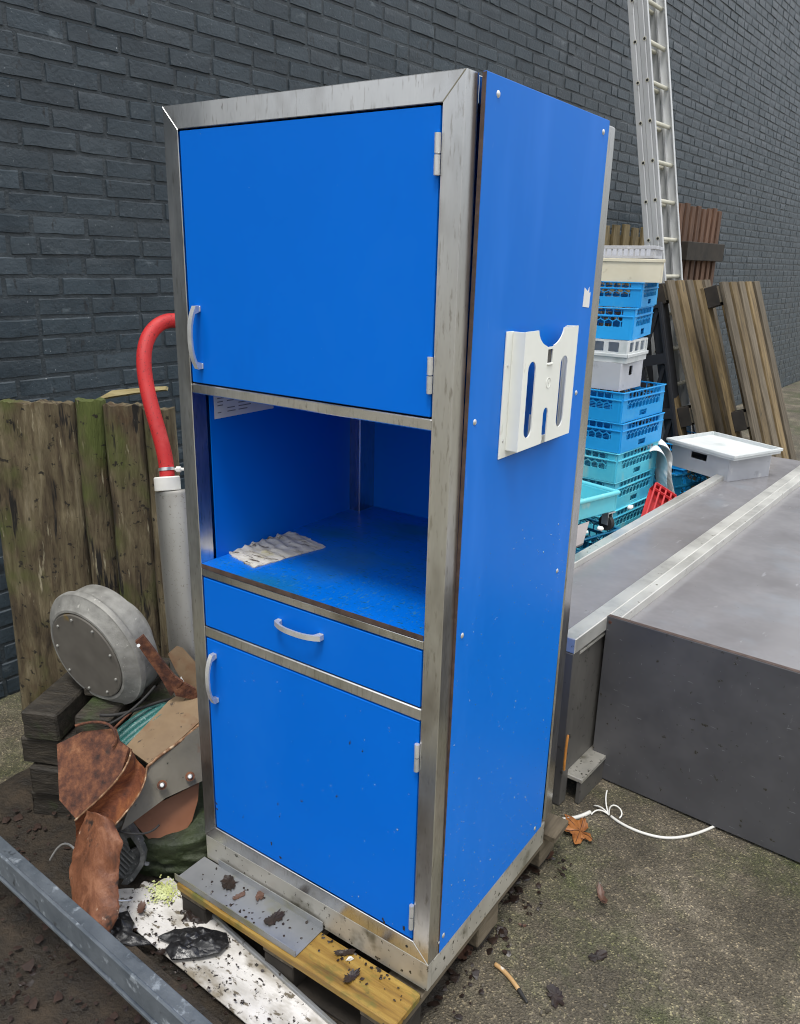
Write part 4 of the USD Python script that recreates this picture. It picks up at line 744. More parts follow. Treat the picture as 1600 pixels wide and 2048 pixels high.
# cables in the dark and the green hose
for i, (pts, r, lab) in enumerate((([(210, 1452, 2.36), (252, 1428, 2.37), (285, 1400, 2.40), (310, 1372, 2.44)], .004, 'thin grey cable crossing up beneath the motor housing'), ([(200, 1430, 2.36), (250, 1426, 2.38), (300, 1410, 2.43), (345, 1398, 2.47)], .005, 'dark cable running level below the motor housing'), ([(200, 1492, 2.33), (235, 1450, 2.35), (262, 1425, 2.38)], .0035, 'brown wire slanting below the motor housing'))):
    single('loose_cable', tube(curve([at(*p) for p in pts], 20), r, 6), M['rubber'] if i != 2 else M['rust'], lab, 'cable', smooth=True)
gh = thing('green_hose', 'coiled translucent green braided hose behind the rusty plough', 'hose', at(290, 1450, 2.42) * [1, 1, 0])
for i, (dx, dy, dt) in enumerate(((0, 0, 0), (9, 6, -.01), (-8, -6, .02), (4, -10, .03), (14, 12, -.02))):
    pts = [(205 + dx, 1520 + dy, 2.36 + dt), (245 + dx, 1472 + dy, 2.38 + dt), (285 + dx, 1440 + dy, 2.41 + dt), (325 + dx, 1416 + dy * .6, 2.45 + dt), (350 + dx, 1408 + dy * .4, 2.50 + dt)]
    part(gh, 'hose_loop', tube(curve([at(*p) for p in pts], 24), .0115, 10), M['green_hose'], smooth=True, world=True)

# ------------------------------------------------------------------ steel cylinder with the red hose
axis_b, axis_t = at(398, 1400, 2.62), at(362, 978, 2.58); axis_t = axis_t
dirc = unit(axis_t - axis_b); axis_b = axis_t - dirc * (axis_t[2] / dirc[2]) * .985
xx = unit(np.cross(dirc, [0, 1, 0])); CM = frame(axis_b, xx, np.cross(dirc, xx), dirc); hh = np.linalg.norm(axis_t - axis_b)
cyc = thing('steel_cylinder', 'tall dull steel cylinder with white collar and red hose behind the cabinet', 'cylinder', mat=CM)
part(cyc, 'body', lathe([(0, 0), (.076, 0), (.079, .01), (.0815, hh - .014), (.079, hh - .004), (0, hh)], 40), M['steel_drum'], smooth=35)
co = at(335, 970, 2.545)
ct = np.linalg.inv(CM) @ np.r_[co, 1]; ct = ct[:3]; ct[2] = hh
part(cyc, 'collar', put(lathe([(0, .0), (.039, 0), (.0405, .003), (.0405, .040), (.037, .044), (.029, .044), (.027, .030), (0, .030)], 28), TR(ct[0], ct[1], hh - .001)), M['white_pvc'], smooth=35)
h0 = (CM @ np.r_[ct[0], ct[1], hh + .025, 1])[:3]
tc_ = 2.545
hp = np.vstack([h0, [at(328, 905, tc_), at(309, 835, tc_), at(293, 770, tc_ + .01), (at(288, 710, tc_ + .02)), at(302, 665, tc_ + .05), at(335, 642, tc_ + .09), at(375, 648, tc_ + .13), at(420, 690, tc_ + .16), at(450, 780, tc_ + .18)]])
hose = part(cyc, 'hose', tube(curve(hp, 70), .0235, 16), M['red_hose'], smooth=True, world=True)
hc = curve(hp, 200); hd = unit(hc[9] - hc[7]); part(cyc, 'hose_clamp', put(lathe([(.0238, -.005), (.0252, -.005), (.0252, .005), (.0238, .005), (.0238, -.005)], 24), frame(hc[9], *np.linalg.svd(hd[None])[2][1:], hd)), M['zinc'], smooth=40, world=True)
rr = unit(RM[0]); part(cyc, 'clamp_bolt', cat([cyl(hc[9] + rr * .026, hc[9] + rr * .072, .0048, 8), cyl(hc[9] + rr * .031, hc[9] + rr * .045, .0095, 6)]), M['white_pvc'], world=True)

# ------------------------------------------------------------------ old timber behind
TO = at(255, 1050, 2.95); tx = unit(np.array([.80, .60, 0])); ty = np.cross(UPV, tx)
tz = at(300, 797, 2.95)[2]
TM = frame(np.array([TO[0], TO[1], 0]), tx, ty, UPV)
tim = thing('old_timber', 'mossy weathered grey brown timber slab standing against the brick wall', 'timber', mat=TM)
def slab(x0, x1, th, h, seed, top):
    nx, nz = max(8, int((x1 - x0) / .008)), 90
    X, Z = np.meshgrid(np.linspace(x0, x1, nx), np.linspace(0, 1, nz), indexing='ij')
    tp = h + top * (meshkit.fbm(np.stack([X * 70, 0 * X, 0 * X + seed], -1), 3, seed) - .5); Zz = Z * tp
    f = np.clip(np.minimum(X - x0, x1 - X) / .03, 0, 1) ** .5
    gro = meshkit.fbm(np.stack([X * 24 + 1.6 * meshkit.noise(np.stack([0 * X, Zz * 3, 0 * X + seed], -1), seed), Zz * 1.2, 0 * X + seed], -1), 5, seed)
    Y = -th / 2 * (.35 + .65 * f) - .030 * (gro - .5) * np.clip((tp - Zz) / .10, .12, 1) + .012 * (meshkit.fbm(np.stack([X * 14, Zz * 9, 0 * X], -1), 3, seed + 5) - .5)
    X = X + .010 * (meshkit.noise(np.stack([0 * X + seed, Zz * 5, 0 * X], -1), seed) - .5)
    fr = np.stack([X, Y, Zz], -1); bk = fr.copy(); bk[..., 1] = th / 2
    I = np.arange(nx * nz).reshape(nx, nz); Q = np.stack([I[:-1, :-1], I[1:, :-1], I[1:, 1:], I[:-1, 1:]], -1).reshape(-1, 4); k = nx * nz
    edge = np.r_[I[:, 0], I[-1, 1:], I[-2::-1, -1], I[0, -2:0:-1]]; e2 = np.roll(edge, -1)
    return trimesh.Trimesh(np.vstack([fr.reshape(-1, 3), bk.reshape(-1, 3)]), np.vstack([Q[:, [0, 1, 2]], Q[:, [0, 2, 3]], Q[:, [0, 2, 1]] + k, Q[:, [0, 3, 2]] + k, np.c_[edge, e2 + k, e2], np.c_[edge, edge + k, e2 + k]]), process=False)
for i, (x0, x1, dh) in enumerate(((-.46, -.150, .004), (-.147, -.052, .012), (-.049, .090, .0), (.092, .195, -.012))):
    part(tim, 'timber_strip', slab(x0, x1, .055, tz + dh, 3 + 7 * i, .022), M['old_timber'], smooth=40)
single('split_lath', plate([at(190, 800, 3.0), at(224, 781, 3.0), at(300, 774, 3.0), at(332, 772, 3.0), at(331, 779, 3.0), at(270, 786, 3.0), at(224, 793, 3.0)], .03, .02, .003), M['split_lath'], 'pale split lath lying along the top of the old timber', 'lath')

# ------------------------------------------------------------------ counters on the right
CA = math.radians(3.6); CU, CW = np.array([math.sin(CA), math.cos(CA), 0]), np.array([math.cos(CA), -math.sin(CA), 0])
def counter(name, label, o, width, length, h, left=True):
    Mx = frame(np.array([o[0], o[1], 0]), CW, CU, UPV)
    t = thing(name, label, 'counter', mat=Mx)
    return t
HC = .619
far = counter('long_counter', 'long low counter with grey top and steel rims, partly behind the cabinet', (-.455, .995), .365, 3.3, HC)
wd = .362
part(far, 'top', bx(.048, wd - .055, .0, 3.3, HC - .045, HC - .026), M['counter_laminate'])
part(far, 'rim', bx(0, .047, .0, 3.3, HC - .052, HC, .0025), M['steel_light']); part(far, 'rim', bx(wd - .054, wd, .0, 3.3, HC - .052, HC, .0025), M['steel_light'])
part(far, 'leg', bx(wd - .056, wd - .002, -.002, .045, .0, HC - .053, .002), M['counter_side']); part(far, 'leg', bx(.002, .05, -.002, .045, .0, HC - .053, .002), M['counter_side'])
part(far, 'side_panel', bx(wd - .030, wd - .014, .0455, 3.3, .10, HC - .075, .001), M['counter_side']); part(far, 'side_strip', bx(wd - .030, wd - .004, .0455, 3.3, HC - .073, HC - .064, .001), M['steel_dirty'])
part(far, 'bottom_shelf', bx(.05, wd + .05, .046, 3.3, .085, .099, .001), M['steel_dirty']); part(far, 'kick_panel', bx(wd + .03, wd + .045, .05, 3.3, .0, .084, .001), M['counter_side'])
part(far, 'left_panel', bx(.008, .02, .0455, 3.3, .10, HC - .053, .001), M['counter_side'])
near_c = counter('end_counter', 'wide low counter with a dark grey end panel at the right', (-.080, 1.203), .8, 2.6, HC)
part(near_c, 'end_panel', bx(0, 1.1, .0, .018, .004, HC + .001, .001), M['counter_end']); part(near_c, 'end_panel_edge', bx(.002, 1.1, .002, .0175, HC + .0012, HC + .0024), M['laminate_edge'])
part(near_c, 'top', bx(.042, 1.06, .0185, 3.1, HC - .050, HC - .034), M['counter_laminate']); part(near_c, 'rim', bx(0, .0415, .0185, 3.1, HC - .055, HC, .0025), M['steel_light'])
part(near_c, 'side_panel', bx(.004, .018, .0185, 3.1, .0, HC - .056, .001), M['counter_side']); part(near_c, 'rim', bx(1.0605, 1.1, .0185, 3.1, HC - .055, HC, .0025), M['steel_light']); part(near_c, 'side_panel', bx(1.08, 1.095, .0185, 3.1, 0, HC - .056, .001), M['counter_side'])
o = (np.array([-.080, 1.203, 0]) + CW * .012 + UPV * (HC - .018)); part(near_c, 'panel_screw', put(dome, frame(o - CU * .0002, CW, UPV, -CU)), M['rust'], world=True, smooth=50)
single('copper_strip', tube(curve([onpl(1136, 1470, np.array([-.085, 1.0, 0]), CW), onpl(1133, 1490, np.array([-.083, 1.0, 0]), CW), onpl(1128, 1540, np.array([-.08, 1.0, 0]), CW)], 12), .0045, 6), M['copper_strip'], 'bright orange copper strip hanging at the corner of the long counter', 'strip', smooth=True)
for q in ((1264, 1016), (1204, 1058), (1175, 1067)): single('foam_bit', stones([onpl(*q, np.array([-.44, 1.6, 0]) , CW) - CW * .01], [.016], q[0]), M['white_paint'], {1264: 'white foam bit on the rim of the long counter by the crates', 1204: 'white foam bit below the castor wheel', 1175: 'white foam bit nearest the cabinet behind the counter rim'}[q[0]], 'foam bit', smooth=True)

# ------------------------------------------------------------------ plastic rack crates
def hexes(w, z0, z1, R):
    out = []; dx = R * math.sqrt(3); k = 0; z = z0
    nrow = int((z1 - z0) / (1.5 * R)) + 2
    for r in range(-1, nrow + 1):
        for c_ in range(-1, int(w / dx) + 2):
            cx_ = c_ * dx + (dx / 2 if r % 2 else 0); cz_ = z0 + r * 1.5 * R + R * .6
            out.append(Polygon([(cx_ + (R * .90) * math.sin(a), cz_ + (R * .90) * math.cos(a)) for a in np.arange(6) * PI / 3]))
    return out
def rack_side(w, h, slot):
    base = sbox(0, 0, w, h); cuts = []
    for z0, z1, R in ((h * .40, h * .70, .0235), (h * .77, h * .965, .0235)):
        win = sbox(.052, z0, w - .052, z1)
        cuts += [q.intersection(win) for q in hexes(w, z0, z1, R) if q.intersects(win)]
    if slot: cuts.append(sbox(w / 2 - .042, h * .10, w / 2 + .042, h * .29))
    s = base.difference(union_all(cuts)); 
    return s
def rack(name, label, mat, h=.155, w=.5, M4=np.eye(4), group=None):
    t = thing(name, label, 'crate', mat=M4, group=group); m = M[mat]; th = .0045
    for k in range(4):
        s = put(ext(rack_side(w - .012, h, True), th), XZ); s.apply_translation([-(w - .012) / 2, -w / 2, 0]); s.apply_transform(RZ(k * PI / 2)); part(t, 'side', s, m)
        sb2 = bx(-w / 2 + .006, w / 2 - .006, -w / 2 - .004, -w / 2 - .0003, h * .715, h * .755, .001); sb2.apply_transform(RZ(k * PI / 2)); part(t, 'band', sb2, m)
        lip = bx(-w / 2 - .003, w / 2 - .006, -w / 2 - .005, -w / 2 + .008, h - .0065, h, .0015); lip.apply_transform(RZ(k * PI / 2)); part(t, 'lip', lip, m)
        c_ = put(lathe([(.0185, 0), (.020, 0), (.020, h - .007), (.0185, h - .007), (.0185, 0)], 20), TR(-w / 2 + .0195, -w / 2 + .0195, 0) @ RZ(k * PI / 2)); c_.apply_transform(RZ(k * PI / 2)); part(t, 'corner', c_, m, smooth=40)
    grid = [bx(-w / 2 + .006, w / 2 - .006, y - .0025, y + .0025, .0, .012) for y in np.linspace(-w / 2 + .03, w / 2 - .03, 10)] + [bx(x - .0025, x + .0025, -w / 2 + .006, w / 2 - .006, .0125, .020) for x in np.linspace(-w / 2 + .03, w / 2 - .03, 10)]
    part(t, 'base_grid', cat(grid), m)
    return t
def at_corner(corner, z, ang, w=.5, wy=None):
    """Matrix of a crate whose near corner (its +x, -y one) stands at corner; its right face runs along ang from +y towards +x."""
    x, y = np.array([math.cos(ang), -math.sin(ang), 0]), np.array([math.sin(ang), math.cos(ang), 0]); wy = wy or w
    o = np.array([corner[0], corner[1], 0]) - x * w / 2 + y * wy / 2; o[2] = z
    return frame(o, x, y, UPV)
c0 = at(1250, 786, 4.05); ang = math.radians(6.5); HR = .157
tops = c0[2]; base0 = tops - 7 * HR
names = ['topmost blue rack crate of the tall lower stack, under the grey box', 'second blue rack crate from the top of the lower stack', 'faded cyan rack crate third from the top of the lower stack', 'stained cyan rack crate fourth from the top of the lower stack', 'dirty cyan rack crate just above the counter rim', 'cyan rack crate partly sunk behind the counter rim', 'lowest cyan rack crate hidden behind the long counter']
proto = {}
for k in range(7):
    z = tops - (k + 1) * HR; jit = RNG.uniform(-.006, .006, 2); mat = 'crate_blue' if k < 2 else 'crate_cyan'
    Mx = at_corner(c0[:2] + jit, z, ang + RNG.uniform(-.01, .01))
    if mat not in proto: proto[mat] = rack('rack_crate', names[k], mat, HR - .0015, M4=Mx, group='plastic rack crates in the lower stack')
    else: copy(proto[mat], 'rack_crate', names[k], Mx, 'plastic rack crates in the lower stack')
dly = thing('crate_dolly', 'dark low dolly under the lower stack of rack crates', 'dolly', mat=at_corner(c0[:2], 0, ang))
part(dly, 'deck', bx(-.25, .25, -.25, .25, .03, base0 - .002 if base0 > .05 else .035, .004), M['black_plastic'])
for sx_ in (-1, 1):
    for sy_ in (-1, 1): part(dly, 'foot', bx(sx_ * .2 - .03, sx_ * .2 + .03, sy_ * .2 - .03, sy_ * .2 + .03, 0, .0295, .004), M['black_plastic'])
# boxes above
def tray(name, label, mat, w, d, h, Mx, lip=.012, cuts=(), lipz=None, taper=.0, group=None, cat_='crate'):
    """An open plastic box of four walls with a lip; cuts: (face, x0, x1, z0, z1) openings."""
    t = thing(name, label, cat_, mat=Mx, group=group); m = M[mat]; th = .006
    for k in range(4):
        L_ = w if k % 2 == 0 else d; off = d / 2 if k % 2 == 0 else w / 2
        s = sbox(-L_ / 2 + .006, 0, L_ / 2 - .006, h)
        for f, x0, x1, z0, z1 in cuts:
            if f == k: s = s.difference(sbox(x0, z0, x1, z1).buffer(.004).buffer(0) if z0 > .002 else sbox(x0, z0 - .01, x1, z1))
        q = put(ext(s, th), XZ); q.apply_translation([0, -off, 0]); q.apply_transform(RZ(k * PI / 2)); part(t, 'wall', q, m)
        cc = cyl([L_ / 2 - .007, -off + .007, 0], [L_ / 2 - .007, -off + .007, h - .001], .0075, 12); cc.apply_transform(RZ(k * PI / 2)); part(t, 'corner', cc, m, smooth=40)
        if lip:
            z1 = lipz or h; l = bx(-L_ / 2 - lip * .5, L_ / 2 + lip * .4, -off - lip * .5, -off - .0004, z1 - .016, z1, .0015); l.apply_transform(RZ(k * PI / 2)); part(t, 'lip', l, m)
    part(t, 'floor', bx(-w / 2 + .004, w / 2 - .004, -d / 2 + .004, d / 2 - .004, .0065, .0105), m)
    return t
z = tops + .001
a2 = math.radians(4); cg = at(1238, 787, 4.10)
tray('grey_box', 'plain grey plastic box on top of the lower blue stack', 'grey_plastic', .40, .27, .138, at_corner(cg, z, a2, .40, .27), lip=0, cuts=((1, -.035, .0, .075, .115),)); z += .139
cg = at(1252, 735, 4.06)
tray('pale_crate', 'pale grey white crate with square openings between grey box and blue crates', 'pale_plastic', .44, .30, .112, at_corner(cg, z, math.radians(0), .44, .30), lip=.014, lipz=.045, cuts=tuple((f, x, x + .048, .058, .098) for f in (0, 1) for x in (-.20, -.12, -.04, .04, .12))); z += .113
proto_up = None
for k, (X, Y, hh_, an) in enumerate(((1262, 700, .157, -8), (1279, 634, .123, -9))):
    Mx = at_corner(at(X, Y, 4.06), z, math.radians(an)); lab = ('bright blue rack crate resting on the pale crate', 'bright blue rack crate directly under the cream tray')[k]
    if k == 0: proto_up = rack('blue_rack', lab, 'crate_blue', .157, M4=Mx, group='bright blue rack crates in the upper stack'); z += .158
    else:
        S = np.diag([1, 1, .123 / .157, 1.0]); copy(proto_up, 'blue_rack', lab, Mx @ S, 'bright blue rack crates in the upper stack'); z += .1235
cq = at(1322, 580, 4.02)
zc_ = z
tray('cream_tray', 'cream plastic tray turned upside down near the top of the stack', 'cream_plastic', .60, .40, .112, at_corner(cq, z, math.radians(-18), .60, .40), lip=.010, lipz=.112, cuts=((0, -.19, -.045, 0, .022),)); z += .113
tray('vented_tray', 'grey vented tray lying topmost on the crate stack', 'grey_plastic', .55, .36, .060, at_corner(at(1306, 545, 4.08), z, math.radians(-12), .55, .36) @ RY(-.012), lip=.008, cuts=tuple((f, x, x + .012, .016, .044) for f in (0, 1) for x in np.arange(-.24, .24, .028) if not (f == 1 and abs(x) > .14)))

# ------------------------------------------------------------------ cyan tub on castor beside the stack
tb = at(1236, 985, 3.62); tq = onz(1165, 1003, tb[2]) - tb; tq = unit(tq * [1, 1, 0]); TBM = frame(np.array([tb[0], tb[1], 0]), -tq, np.cross(UPV, -tq), UPV)
tub = thing('cyan_tub', 'shallow cyan plastic tub on a castor between the cabinet and the crates', 'tub', mat=TBM)
zt = tb[2]
part(tub, 'wall', bx(-.62, -.012, .0, .012, zt - .085, zt - .002, .003), M['crate_teal']); part(tub, 'wall', bx(-.012, .0, .0, .42, zt - .085, zt - .002, .003), M['crate_teal'])
part(tub, 'wall', bx(-.62, -.012, .408, .42, zt - .085, zt - .002, .003), M['crate_teal']); part(tub, 'wall', bx(-.632, -.62, .0, .42, zt - .085, zt - .002, .003), M['crate_teal'])
part(tub, 'floor', bx(-.62, -.0125, .0125, .4075, zt - .080, zt - .070), M['crate_teal'])
rim = [cyl([-.63, .0, zt], [.0, .0, zt], .011, 12), cyl([0, 0, zt], [0, .42, zt], .011, 12), cyl([-.63, .42, zt], [.0, .42, zt], .011, 12), cyl([-.63, 0, zt], [-.63, .42, zt], .011, 12)] + [trimesh.creation.icosphere(2, .0112) for _ in range(4)]
for s, p in zip(rim[4:], ((0, 0), (-.63, 0), (0, .42), (-.63, .42))): s.apply_translation([p[0], p[1], zt])
for r_ in rim[:4]: part(tub, 'rim', r_, M['crate_teal'], smooth=40)
for r_ in rim[4:]: part(tub, 'rim_corner', r_, M['crate_teal'], smooth=True)
wc_ = np.linalg.inv(TBM) @ np.r_[at(1213, 1045, 3.66), 1]; wx, wy, wz = wc_[:3]
wheel = part(tub, 'castor', cat([bx(wx - .016, wx - .013, wy - .018, wy + .018, wz - .006, zt - .086), bx(wx + .013, wx + .016, wy - .018, wy + .018, wz - .006, zt - .086), bx(wx - .025, wx + .025, wy - .025, wy + .025, zt - .0925, zt - .0865)]), M['zinc'])
part(tub, 'wheel', cyl([wx - .011, wy, wz], [wx + .011, wy, wz], .036, 24), M['rubber'], wheel) if False else part(wheel, 'wheel', cyl([wx - .011, wy, wz], [wx + .011, wy, wz], .036, 24), M['rubber'], smooth=40)
part(wheel, 'axle_bolt', cyl([wx + .0161, wy, wz], [wx + .021, wy, wz], .007, 8), M['zinc'])
zk = wz - .0365
deep = None
for k in range(3):
    hgt = zk / 3; Mx = frame((TBM @ np.array([-.20, .25, 0, 1]))[:3] * [1, 1, 0] + UPV * (k * hgt), TBM[:3, 0], TBM[:3, 1], UPV)
    lab = ('lowest deep blue rack crate under the cyan tub', 'middle deep blue rack crate under the cyan tub', 'deep blue rack crate that the castor wheel stands on')[k]
    if k == 0: deep = rack('deep_blue_crate', lab, 'crate_deep', hgt - .001, M4=Mx, group='deep blue crates under the cyan tub')
    else: copy(deep, 'deep_blue_crate', lab, Mx, 'deep blue crates under the cyan tub')
single('grey_board', plate([at(1140, 1058, 3.2), at(1179, 1040, 3.2), at(1166, 1088, 3.15), at(1120, 1105, 3.12)], .012), M['grey_board'], 'tilted grey board offcut beside the castor wheel', 'board')

# ------------------------------------------------------------------ ladder
def wpt(s, d, z): return W0 + WU * s + WN * d + UPV * z
ld0, ld1 = np.array([1.204, 0.0]), np.array([.125, 5.55]); lx = unit(np.r_[ld1 - ld0]); LL = np.linalg.norm(ld1 - ld0)
LZ = unit(WN * (ld1 - ld0)[0] + UPV * (ld1 - ld0)[1]); LX = WU; LY = np.cross(LZ, LX)      # LX along the rungs, LY across the sections
LM = frame(wpt(3.586, ld0[0], 0), LX, LY, LZ)
ladder = thing('aluminium_ladder', 'tall aluminium extension ladder leaning against the dark brick wall', 'ladder', mat=LM)
def stile(y0, x0, flip, h):
    w, t = .062, .026; p = [(0, 0), (0, w * .30), (.004, w * .36), (.004, w * .42), (0, w * .48), (0, w), (t, w), (t, w - .004), (.006, w - .004), (.006, .004), (t, .004), (t, 0)]
    q = np.array(p); q[:, 0] = -q[:, 0] if flip else q[:, 0]
    m = ext(Polygon(q), h); m.apply_translation([x0, y0, 0]); return m
sgn = 1 if LY @ WN > 0 else -1
lad_w = .345
for sec, (yy, h) in enumerate(((-.0312, LL), (.0332, LL - .35))):
    for x0, fl in ((0, False), (lad_w, True)): part(ladder, 'stile', stile(yy - .031, x0, fl, h), M['aluminium'])
    z = .21
    while z < h - .1:
        zz = z + (.0) 
        if 1.2 < zz < 4.6:
            r = part(ladder, 'rung', cyl([-.001, yy, zz], [lad_w + .001, yy, zz], .0135, 12), M['rung_metal'], smooth=40)
            part(r, 'rung_end', cyl([-.0016, yy, zz], [-.0011, yy, zz], .0085, 12), M['black_gap'])
        else: part(ladder, 'rung', cyl([-.001, yy, zz], [lad_w + .001, yy, zz], .0135, 8), M['rung_metal'], smooth=40)
        z += .2487

# ------------------------------------------------------------------ wooden panels and pallets by the wall
def fence_panel(name, label, s0, s1, dist, h, mat, nsl, lean, tops_=None):
    Mx = frame(wpt(s0, dist, 0), WU, unit(-WN * math.cos(lean) + UPV * -0), UPV) @ RX(-lean) if False else frame(wpt(s0, dist, 0), WU, -WN, UPV)
    t = thing(name, label, 'wooden panel', mat=Mx); step = (s1 - s0) / nsl
    for k in range(nsl):
        hh = h + ((k * 37) % 5 - 2) * .006
        part(t, 'slat', put(rough_box(step * .60, .022, hh, .12, .002, (18, 18, 3), 60 + k + int(s0 * 7), .002), TR(step * (k + .5), -.011, hh / 2)), M[mat])
    for z in (.25, h * .55, h - .12): part(t, 'cross_board', put(rough_box(s1 - s0, .022, .10, .15, .002, 6, 90 + int(z * 10), .002), TR((s1 - s0) / 2, .0135, z)), M[mat])
    return t
fence_panel('slatted_panel', 'tall slatted wooden panel standing behind the crate stack by the wall', 3.86, 4.95, .30, 2.035, 'panel_wood', 6, 0)
rp = fence_panel('brown_panel', 'tall reddish brown slatted panel right of the ladder', 5.22, 6.55, .30, 2.27, 'red_wood', 9, 0)
part(rp, 'dark_beam', bx(.28, 1.3, -.09, -.024, 1.80, 1.96, .004), M['dark_wood'])
# pallet leaning on its edge, seen from the side
def lean_pallet(name, label, s, foot_d, top_d, top_z, mat, back=False):
    a = unit(WN * (top_d - foot_d) + UPV * top_z); nrm = unit(np.cross(WU, a)); nrm = nrm if nrm @ WN > 0 else -nrm
    Lg = math.hypot(top_d - foot_d, top_z); Mx = frame(wpt(s, foot_d, 0), WU, a, nrm)
    t = thing(name, label, 'pallet', mat=Mx); wdt = .8
    for k, x in enumerate((.05, .40, .75)): part(t, 'bottom_board', put(rough_box(.10, Lg, .022, .12, .002, (18, 3, 18), 11 + k, .002), TR(x, Lg / 2, -.133)), M[mat])
    for k, x in enumerate((.05, .23, .40, .57, .75)): part(t, 'deck_board', put(rough_box(.12, Lg, .022, .12, .002, (18, 3, 18), 21 + k, .002), TR(x, Lg / 2, -.011)), M[mat if k % 2 else 'grey_wood'])
    for y in (.07, Lg / 2, Lg - .07):
        part(t, 'cross_board', put(rough_box(.8, .10, .020, .1, .002, 8, int(y * 50), .002), TR(.4, y, -.0325)), M['grey_wood'])
        for x in (.05, .40, .75): part(t, 'block', put(rough_box(.098, .13, .078, .05, .002, 14, int(y * 90 + x * 10), .003), TR(x, y, -.082)), M['dark_wood'])
    return t
lean_pallet('leaning_pallet', 'weathered wooden pallet leaning steeply beside the ladder', 3.30, 1.66, 1.075, 1.66, 'pallet_wood')
lean_pallet('leaning_pallet', 'second wooden pallet leaning at the far right of the picture', 3.42, 1.98, 1.38, 1.66, 'pallet_wood')
# black plastic pallets leaning in the dark behind the crates
def black_pallet(label, s, foot_d, top_d, top_z, wdt, across=False):
    a = unit(WN * (top_d - foot_d) + UPV * top_z); nrm = unit(np.cross(WU, a)); nrm = nrm if nrm @ WN > 0 else -nrm; Lg = math.hypot(top_d - foot_d, top_z)
    Mx = frame(wpt(s, foot_d, 0), WU, a, nrm)
    if across: x = unit(WN * a[2] - UPV * (a @ WN)); Mx = frame(wpt(s, foot_d, 0), x, a, np.cross(x, a))
    t = thing('black_pallet', label, 'pallet', mat=Mx); face_ = sbox(0, 0, wdt, Lg)
    for i in range(3):
        for j in range(4): face_ = face_.difference(sbox(wdt * (i + .14) / 3, Lg * (j + .12) / 4, wdt * (i + .86) / 3, Lg * (j + .88) / 4).buffer(.01))
    part(t, 'deck', put(ext(face_, .03), TR(0, 0, -.03)), M['black_plastic'])
    for x in (.0, wdt / 2 - .04, wdt - .08): part(t, 'runner', bx(x, x + .08, 0, Lg, -.15, -.031, .006), M['black_plastic'])
    for i in range(3):
        for j in range(4):
            p0, p1 = np.array([wdt * (i + .14) / 3, Lg * (j + .12) / 4]), np.array([wdt * (i + .86) / 3, Lg * (j + .88) / 4]); d = unit(p1 - p0); q = np.array([-d[1], d[0]]) * .012
            part(t, 'brace', put(ext(Polygon([p0 - q, p1 - q, p1 + q, p0 + q]), .012), TR(0, 0, -.022)), M['black_plastic'])
black_pallet('black plastic pallet leaning in the dark behind the crate stack', 3.25, .90, .55, 1.40, .52, across=True)
black_pallet('black plastic pallet leaning behind the wooden pallet at the right', 4.35, 1.10, .62, 1.30, 1.1)

# ------------------------------------------------------------------ things heaped right of the stack
def stack_of(name, label_fn, n_, X, Y, t, an, mat, hgt, w=.5):
    p = at(X, Y, t); hgt = p[2] / n_; pr0 = None
    for k in range(n_):
        Mx = at_corner(p, k * hgt, math.radians(an), w)
        if k == 0: pr0 = rack(name, label_fn(k), mat, hgt - .001, w, Mx, label_fn('g'))
        else: copy(pr0, name, label_fn(k), Mx, label_fn('g'))
stack_of('back_crate', lambda k: 'blue rack crates standing behind the white moulded shells' if k == 'g' else ('lowest blue crate behind the white shells', 'second blue crate behind the white shells', 'third blue crate behind the white shells', 'blue crate whose rim shows above the white shells')[k], 4, 1372, 893, 5.25, 12, 'crate_blue', .16)
stack_of('heap_crate', lambda k: 'dark blue rack crates under the grey boxes at the right' if k == 'g' else ('lower dark blue rack crate under the grey boxes at the right', 'upper dark blue rack crate under the grey boxes at the right')[k], 2, 1352, 950, 4.75, 24, 'crate_deep', .16, .55)
p = at(1345, 945, 4.72)
tray('grey_crate', 'grey plastic crate with a slot handle at the right edge behind the counter', 'grey_plastic', .44, .34, .15, at_corner(at(1346, 945, 4.68) + np.array([.30, .02, 0]), p[2] + .0, math.radians(28), .44, .34), lip=.014, cuts=((0, -.06, .05, .085, .115),))
lid = tray('crate_cover', 'pale upturned crate cover lying on the grey plastic crate', 'pale_plastic', .50, .38, .030, at_corner(at(1346, 905, 4.62) + np.array([.335, .0, 0]), at(1345, 902, 4.62)[2], math.radians(28), .50, .38) @ RX(.03), lip=.012, cat_='cover')
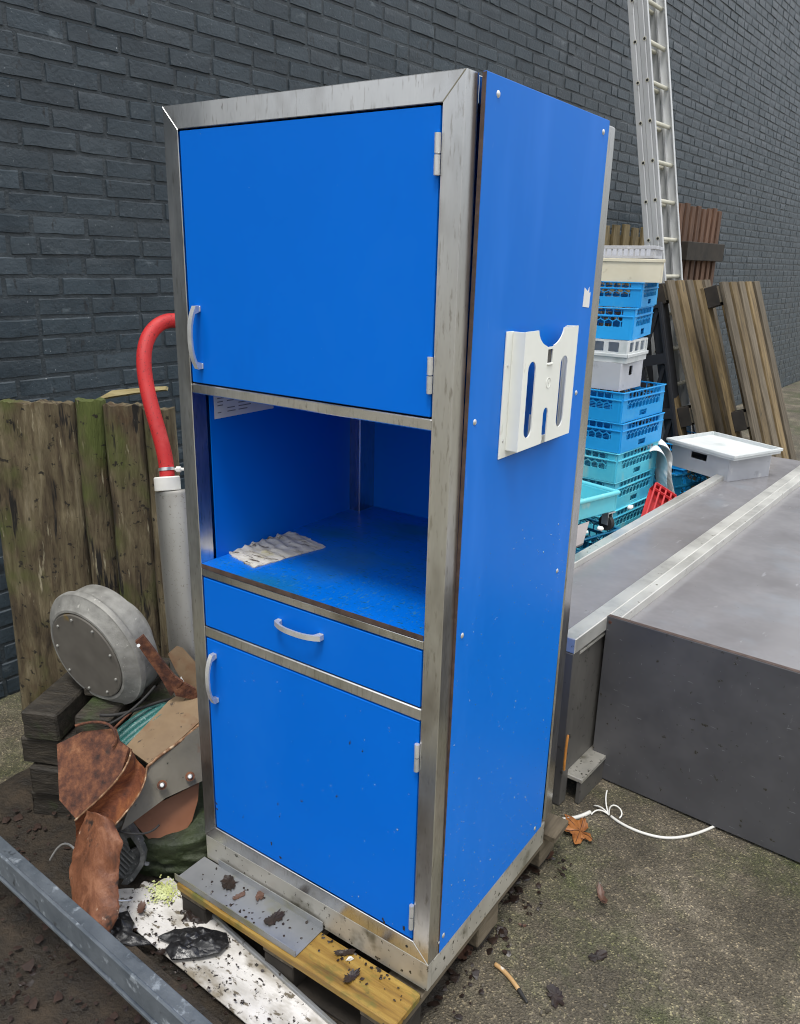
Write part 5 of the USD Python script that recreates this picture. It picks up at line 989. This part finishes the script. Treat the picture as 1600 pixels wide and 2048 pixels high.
def shell(label, pxs, t0, depth, off):
    """A moulded white shell: a hooded sheet with a toothed edge."""
    C_ = curve([at(X, Y, t0) for X, Y in pxs], 40); n = len(C_); back = unit(np.array([-.55, .83, 0])) * depth; rows = []
    tooth = np.where(np.arange(n) % 4 < 2, .0, .022) * (np.arange(n) > n * .42)
    for f in np.linspace(0, 1, 7): rows.append(C_ + back * f + ray(1330, 930)[None] * -(tooth * (1 - f))[:, None] * .6 + UPV * .02 * math.sin(PI * f))
    G = np.array(rows); n0, m0 = G.shape[:2]; I = np.arange(n0 * m0).reshape(n0, m0); Q = np.stack([I[:-1, :-1], I[1:, :-1], I[1:, 1:], I[:-1, 1:]], -1).reshape(-1, 4); k = n0 * m0
    nrm = np.array([0.4, -.2, 1.0]) * .004
    edge = np.r_[I[:, 0], I[-1, 1:], I[-2::-1, -1], I[0, -2:0:-1]]; e2 = np.roll(edge, -1)
    return single('white_shell', trimesh.Trimesh(np.vstack([G.reshape(-1, 3), G.reshape(-1, 3) - nrm * off]), np.vstack([Q[:, [0, 1, 2]], Q[:, [0, 2, 3]], Q[:, [0, 2, 1]] + k, Q[:, [0, 3, 2]] + k, np.c_[edge, e2 + k, e2], np.c_[edge, edge + k, e2 + k]]), process=False), M['white_plastic'], label, 'plastic shell', smooth=45)
shell('front white moulded plastic shell with toothed edge behind the counter', [(1300, 903), (1318, 902), (1330, 912), (1335, 930), (1334, 960), (1338, 1000), (1342, 1040)], 4.42, .22, 1)
shell('rear white moulded plastic shell nested behind the front one', [(1302, 890), (1326, 890), (1340, 900), (1345, 915), (1343, 940), (1347, 975), (1352, 1020)], 4.52, .22, 1)
rcr = thing('red_crate', 'red plastic crate lying tilted against the lower stack behind the counter', 'crate', at(1325, 1000, 4.3) * [1, 1, 0])
ra, rb_, rc_, rd_ = at(1312, 966, 4.32), at(1352, 992, 4.32), at(1348, 1040, 4.22), at(1296, 1018, 4.22)
ux, uy = rb_ - ra, rd_ - ra; nr = unit(np.cross(ux, uy)); nr = nr if nr @ (EYE - ra) > 0 else -nr
part(rcr, 'floor', plate([ra - nr * .06, rb_ - nr * .06, rb_ + uy * 1.6 - nr * .06, ra + uy * 1.6 - nr * .06], .004), M['red_plastic'], world=True)
for f in (0, .22): part(rcr, 'bar', bar(ra + uy * f, rb_ + uy * f, .012, .014), M['red_plastic'], world=True)
for f in (0, .25, .52, .78, 1): part(rcr, 'rib', bar(ra + ux * f, ra + ux * f + uy * 1.6, .010, .010), M['red_plastic'], world=True)
part(rcr, 'wall', plate([ra - nr * .004, rb_ - nr * .004, rb_ - nr * .06, ra - nr * .06], .004), M['red_plastic'], world=True)
